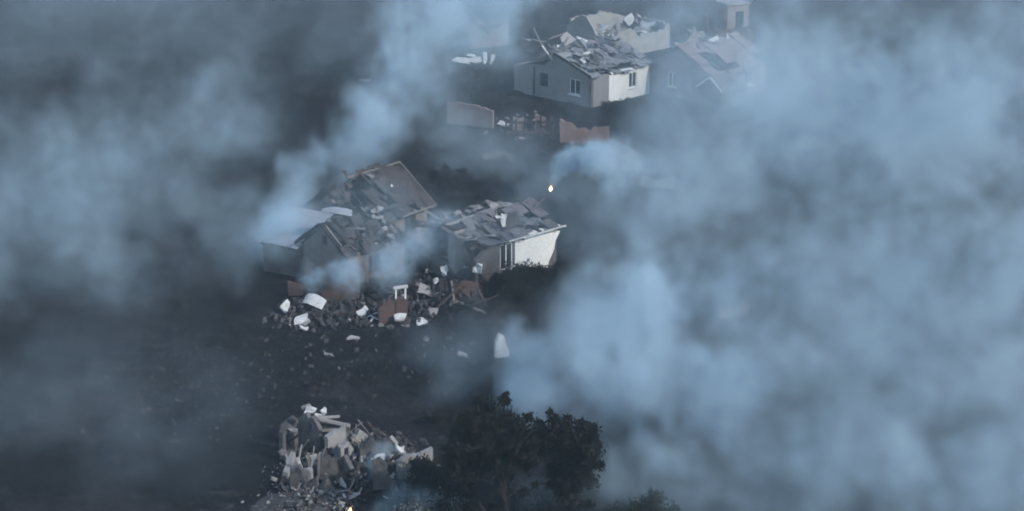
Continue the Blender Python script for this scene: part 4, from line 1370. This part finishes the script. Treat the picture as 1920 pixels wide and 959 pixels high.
flame(1032, 358, .40, .22, 'small bright flame at the foot of the smoke plume in the centre', 1)
flame(656, 962, .28, .13, 'tiny orange flame at the bottom edge in the lower left ruins', 2)
flame(704, 888, .22, .2, 'pale flicker of fire behind the narrow grey stump at the lower left', 3)

# ------------------------------------------------------------------ smoke
def smoke_mat(name, color, density, aniso=0.0):
    mt = bpy.data.materials.new(name)
    mt.use_nodes = True
    n_ = mt.node_tree
    n_.nodes.clear()
    out_ = n_.nodes.new('ShaderNodeOutputMaterial')
    pv_ = n_.nodes.new('ShaderNodeVolumePrincipled')
    pv_.inputs['Color'].default_value = (*color, 1)
    pv_.inputs['Density'].default_value = density
    pv_.inputs['Density Attribute'].default_value = 'density'
    pv_.inputs['Anisotropy'].default_value = aniso
    n_.links.new(pv_.outputs[0], out_.inputs['Volume'])
    return mt


def smoke_bank(name, label, plumes, seed, color, scale, vox, k=3.2, detail=5.0, grow=1.5, distort=.9, zmax=None, aniso=0.0):
    """smoke in one voxel grid; plumes = [(density, softness, [(pixel x, pixel y, height, radius in pixels), ...]), ...]"""
    chains, lo, hi = [], Vector((1e9,) * 3), Vector((-1e9,) * 3)
    for dens, soft, po, puffs in plumes:
        cs = []
        for (x, y, z, rp) in puffs:
            p = at(x, y, z)
            rr = rp / ppm(p) * grow
            cs.append((p, rr))
            for i in range(3):
                lo[i] = min(lo[i], p[i] - rr)
                hi[i] = max(hi[i], p[i] + rr)
        chains.append((dens, soft, po, cs))
    lo.z = max(lo.z, -.4)
    hi.z = min(hi.z, 24.0)
    mt = smoke_mat(name, color, 1.0, aniso)
    bm = bmesh.new()
    bmesh.ops.create_cube(bm, size=1.0, matrix=Matrix.Translation((lo + hi) / 2) @ Matrix.Diagonal((*(hi - lo), 1)))
    o = bm_obj(name, bm, mt)
    n_ = bpy.data.node_groups.new(name, 'GeometryNodeTree')
    n_.interface.new_socket('Geometry', in_out='INPUT', socket_type='NodeSocketGeometry')
    n_.interface.new_socket('Geometry', in_out='OUTPUT', socket_type='NodeSocketGeometry')
    L_ = n_.links.new
    go = n_.nodes.new('NodeGroupOutput')
    vc = n_.nodes.new('GeometryNodeVolumeCube')
    vc.inputs['Min'].default_value = lo
    vc.inputs['Max'].default_value = hi
    for i, ax in enumerate('XYZ'):
        vc.inputs['Resolution ' + ax].default_value = max(4, int((hi[i] - lo[i]) / vox))
    sm_ = n_.nodes.new('GeometryNodeSetMaterial')
    sm_.inputs['Material'].default_value = mt
    L_(vc.outputs[0], sm_.inputs['Geometry'])
    L_(sm_.outputs[0], go.inputs[0])
    pos = n_.nodes.new('GeometryNodeInputPosition').outputs[0]

    def mth(op, a, b_=None, c_=None):
        x = n_.nodes.new('ShaderNodeMath')
        x.operation = op
        for i, v in enumerate((a, b_, c_)):
            if v is None:
                continue
            if isinstance(v, (int, float)):
                x.inputs[i].default_value = v
            else:
                L_(v, x.inputs[i])
        return x.outputs[0]

    def vec(op, a, v):
        x = n_.nodes.new('ShaderNodeVectorMath')
        x.operation = op
        L_(a, x.inputs[0])
        if v is not None:
            x.inputs[1].default_value = v
        return x

    def smooth(src, a, b_):
        mr = n_.nodes.new('ShaderNodeMapRange')
        mr.interpolation_type = 'SMOOTHSTEP'
        mr.inputs[1].default_value = a
        mr.inputs[2].default_value = b_
        L_(src, mr.inputs[0])
        return mr.outputs[0]
    nz = n_.nodes.new('ShaderNodeTexNoise')
    nz.inputs['Scale'].default_value = scale
    nz.inputs['Detail'].default_value = detail
    nz.inputs['Roughness'].default_value = 0.68
    nz.inputs['Distortion'].default_value = distort
    L_(vec('ADD', pos, (seed * 17.3, seed * 5.1, seed * 3.7)).outputs[0], nz.inputs['Vector'])
    nf = mth('MULTIPLY_ADD', nz.outputs[0], k, -.5 * k)
    total = None
    for dens, soft, po, cs in chains:
        prev = None
        for p, rr in cs:
            q = vec('MULTIPLY', vec('SUBTRACT', pos, p).outputs[0], (1 / rr,) * 3)
            f = mth('SUBTRACT', 1.0, vec('LENGTH', q.outputs[0], None).outputs['Value'])
            prev = f if prev is None else mth('SMOOTH_MAX', prev, f, 0.25)
        d_ = mth('MULTIPLY', smooth(mth('MULTIPLY_ADD', prev, 1.05, nf), po, po + soft), smooth(prev, 0.0, 0.4))
        total = mth('MULTIPLY', d_, dens) if total is None else mth('MULTIPLY_ADD', d_, dens, total)
    nz2 = n_.nodes.new('ShaderNodeTexNoise')
    nz2.inputs['Scale'].default_value = scale * 3.6
    nz2.inputs['Detail'].default_value = 3.0
    nz2.inputs['Roughness'].default_value = 0.6
    nz2.inputs['Distortion'].default_value = 1.2
    L_(pos, nz2.inputs['Vector'])
    fine = n_.nodes.new('ShaderNodeMapRange')
    fine.inputs[1].default_value = 0.34
    fine.inputs[2].default_value = 0.66
    fine.inputs[3].default_value = 0.25
    fine.inputs[4].default_value = 1.75
    L_(nz2.outputs[0], fine.inputs[0])
    L_(mth('MULTIPLY', total, fine.outputs[0]), vc.inputs['Density'])
    md = o.modifiers.new('smoke', 'NODES')
    md.node_group = n_
    tag(o, label, None, kind='stuff')
    return o


BLUE = (0.66, 0.835, 0.96)
smoke_bank('smoke', 'great banks of bluish smoke drifting over the village', [
    # plume from the left houses up to the top
    (.20, .55, .34, [(520, 420, 2.5, 70), (560, 355, 3.5, 62), (625, 285, 5, 76), (700, 235, 6.5, 84), (755, 160, 8, 90), (800, 70, 9, 115), (900, 0, 9, 120)]),
    (.30, .7, .0, [(535, 440, 2.4, 46), (550, 380, 3.0, 50), (565, 325, 3.6, 46)]),
    (.13, .7, .05, [(600, 295, 4.5, 48), (660, 255, 5.5, 56)]),
    # bank over the right half: bright lobes where it rises, thinner further off
    (.30, .6, .05, [(1000, 670, 2.2, 46), (985, 720, 2.0, 46), (1030, 720, 2.4, 50)]),
    (.22, .5, .36, [(975, 690, 2.5, 80), (1010, 770, 2.2, 60), (1100, 650, 4, 120), (1190, 590, 5, 140), (1150, 740, 3.0, 110), (1280, 750, 4, 140)]),
    (.10, .7, .34, [(1290, 520, 6, 160), (1220, 400, 6, 150), (1330, 330, 6, 160), (1130, 470, 3.5, 80), (1370, 640, 5, 120)]),
    # over the upper right houses
    (.06, .9, .1, [(1250, 230, 4, 90), (1340, 180, 5, 120), (1300, 80, 5, 100), (1420, 120, 6, 160)]),
    # filling the far right
    (.11, .8, .24, [(1480, 250, 6, 190), (1650, 200, 7, 220), (1850, 250, 7, 240), (1500, 520, 6, 210), (1700, 520, 6, 240), (1900, 540, 6, 220), (1450, 760, 4, 170), (1650, 760, 4, 200), (1870, 780, 4, 190)]),
    # far left
    (.08, 1.0, .2, [(-60, 420, 5, 200), (100, 350, 6, 180), (260, 270, 7, 160), (420, 210, 7, 140), (400, 440, 4, 120), (200, 500, 4, 130)]),
    # thin veil over the left and middle houses
    (.04, 1.0, .05, [(600, 430, 4, 100), (720, 420, 4, 100), (860, 430, 4, 80), (960, 430, 4, 70)]),
    # thin smoke at the top and over the yard
    (.013, 1.2, -.1, [(60, 60, 4, 230), (1600, -60, 5, 260), (1900, -40, 5, 240), (350, 40, 4, 220), (640, 60, 4, 190), (900, -40, 5, 180), (200, -60, 5, 200), (1200, -60, 5, 200), (900, 110, 4, 160), (1120, 110, 4, 170), (1300, 200, 4, 170)]),
    (.05, .9, .1, [(880, 270, 2.5, 90), (980, 300, 2.5, 90), (820, 200, 3, 80), (1060, 400, 2.5, 90), (1090, 230, 2.5, 60)]),
    # low smoke round the foot of the trees, thin smoke by the dark field
    (.12, .8, .30, [(1000, 930, 1.2, 60), (1150, 900, 2, 90)]),
    (.13, .9, .05, [(1200, 880, 2, 80), (1290, 900, 2, 100), (1390, 920, 2, 100), (1520, 920, 2, 120), (1700, 930, 2, 130), (1880, 930, 2, 130)]),
    (.05, .9, .25, [(890, 630, 1.5, 90), (860, 720, 1.5, 80), (800, 640, 1.5, 60)]),
    (.02, 1.2, .1, [(60, 760, 2, 180), (330, 820, 2, 180), (200, 620, 2, 180)]),
], 1, BLUE, .15, .55)
smoke_bank('smoke', 'small plumes and wisps of smoke rising from single fires', [
    (.8, .9, .05, [(1036, 346, .5, 9), (1041, 334, .9, 12), (1048, 320, 1.3, 17), (1060, 306, 1.7, 23), (1080, 298, 2.2, 28), (1115, 298, 2.6, 32)]),
    (.4, .7, .25, [(1120, 290, 3.0, 44), (1175, 320, 3.2, 55)]),
    (.46, .8, .2, [(585, 520, 1.6, 34), (650, 512, 1.8, 42), (730, 500, 2.0, 46), (780, 460, 2.6, 42), (830, 430, 2.8, 36)]),
    (.3, .9, .3, [(950, 640, 1.0, 24), (965, 610, 1.8, 30)]),
    (.5, .7, .2, [(704, 890, .6, 16), (702, 868, 1.0, 22), (715, 848, 1.5, 22)]),
    (.3, .8, .3, [(720, 960, .5, 28), (745, 935, .9, 30), (790, 950, .9, 34)]),
], 2, BLUE, .45, .2, k=2.5)

# haze: even air round the whole place
hz = box('haze', (-790, -760, -1.6), (790, 1000, 37.5), M['ground'])
mt = bpy.data.materials.new('haze')
mt.use_nodes = True
mt.node_tree.nodes.clear()
out = mt.node_tree.nodes.new('ShaderNodeOutputMaterial')
pv = mt.node_tree.nodes.new('ShaderNodeVolumePrincipled')
pv.inputs['Color'].default_value = (0.62, 0.80, 0.97, 1)
pv.inputs['Density'].default_value = 0.0005
mt.node_tree.links.new(pv.outputs[0], out.inputs['Volume'])
hz.data.materials.clear()
hz.data.materials.append(mt)
tag(hz, 'thin bluish smoke haze over the whole village', None, kind='stuff')
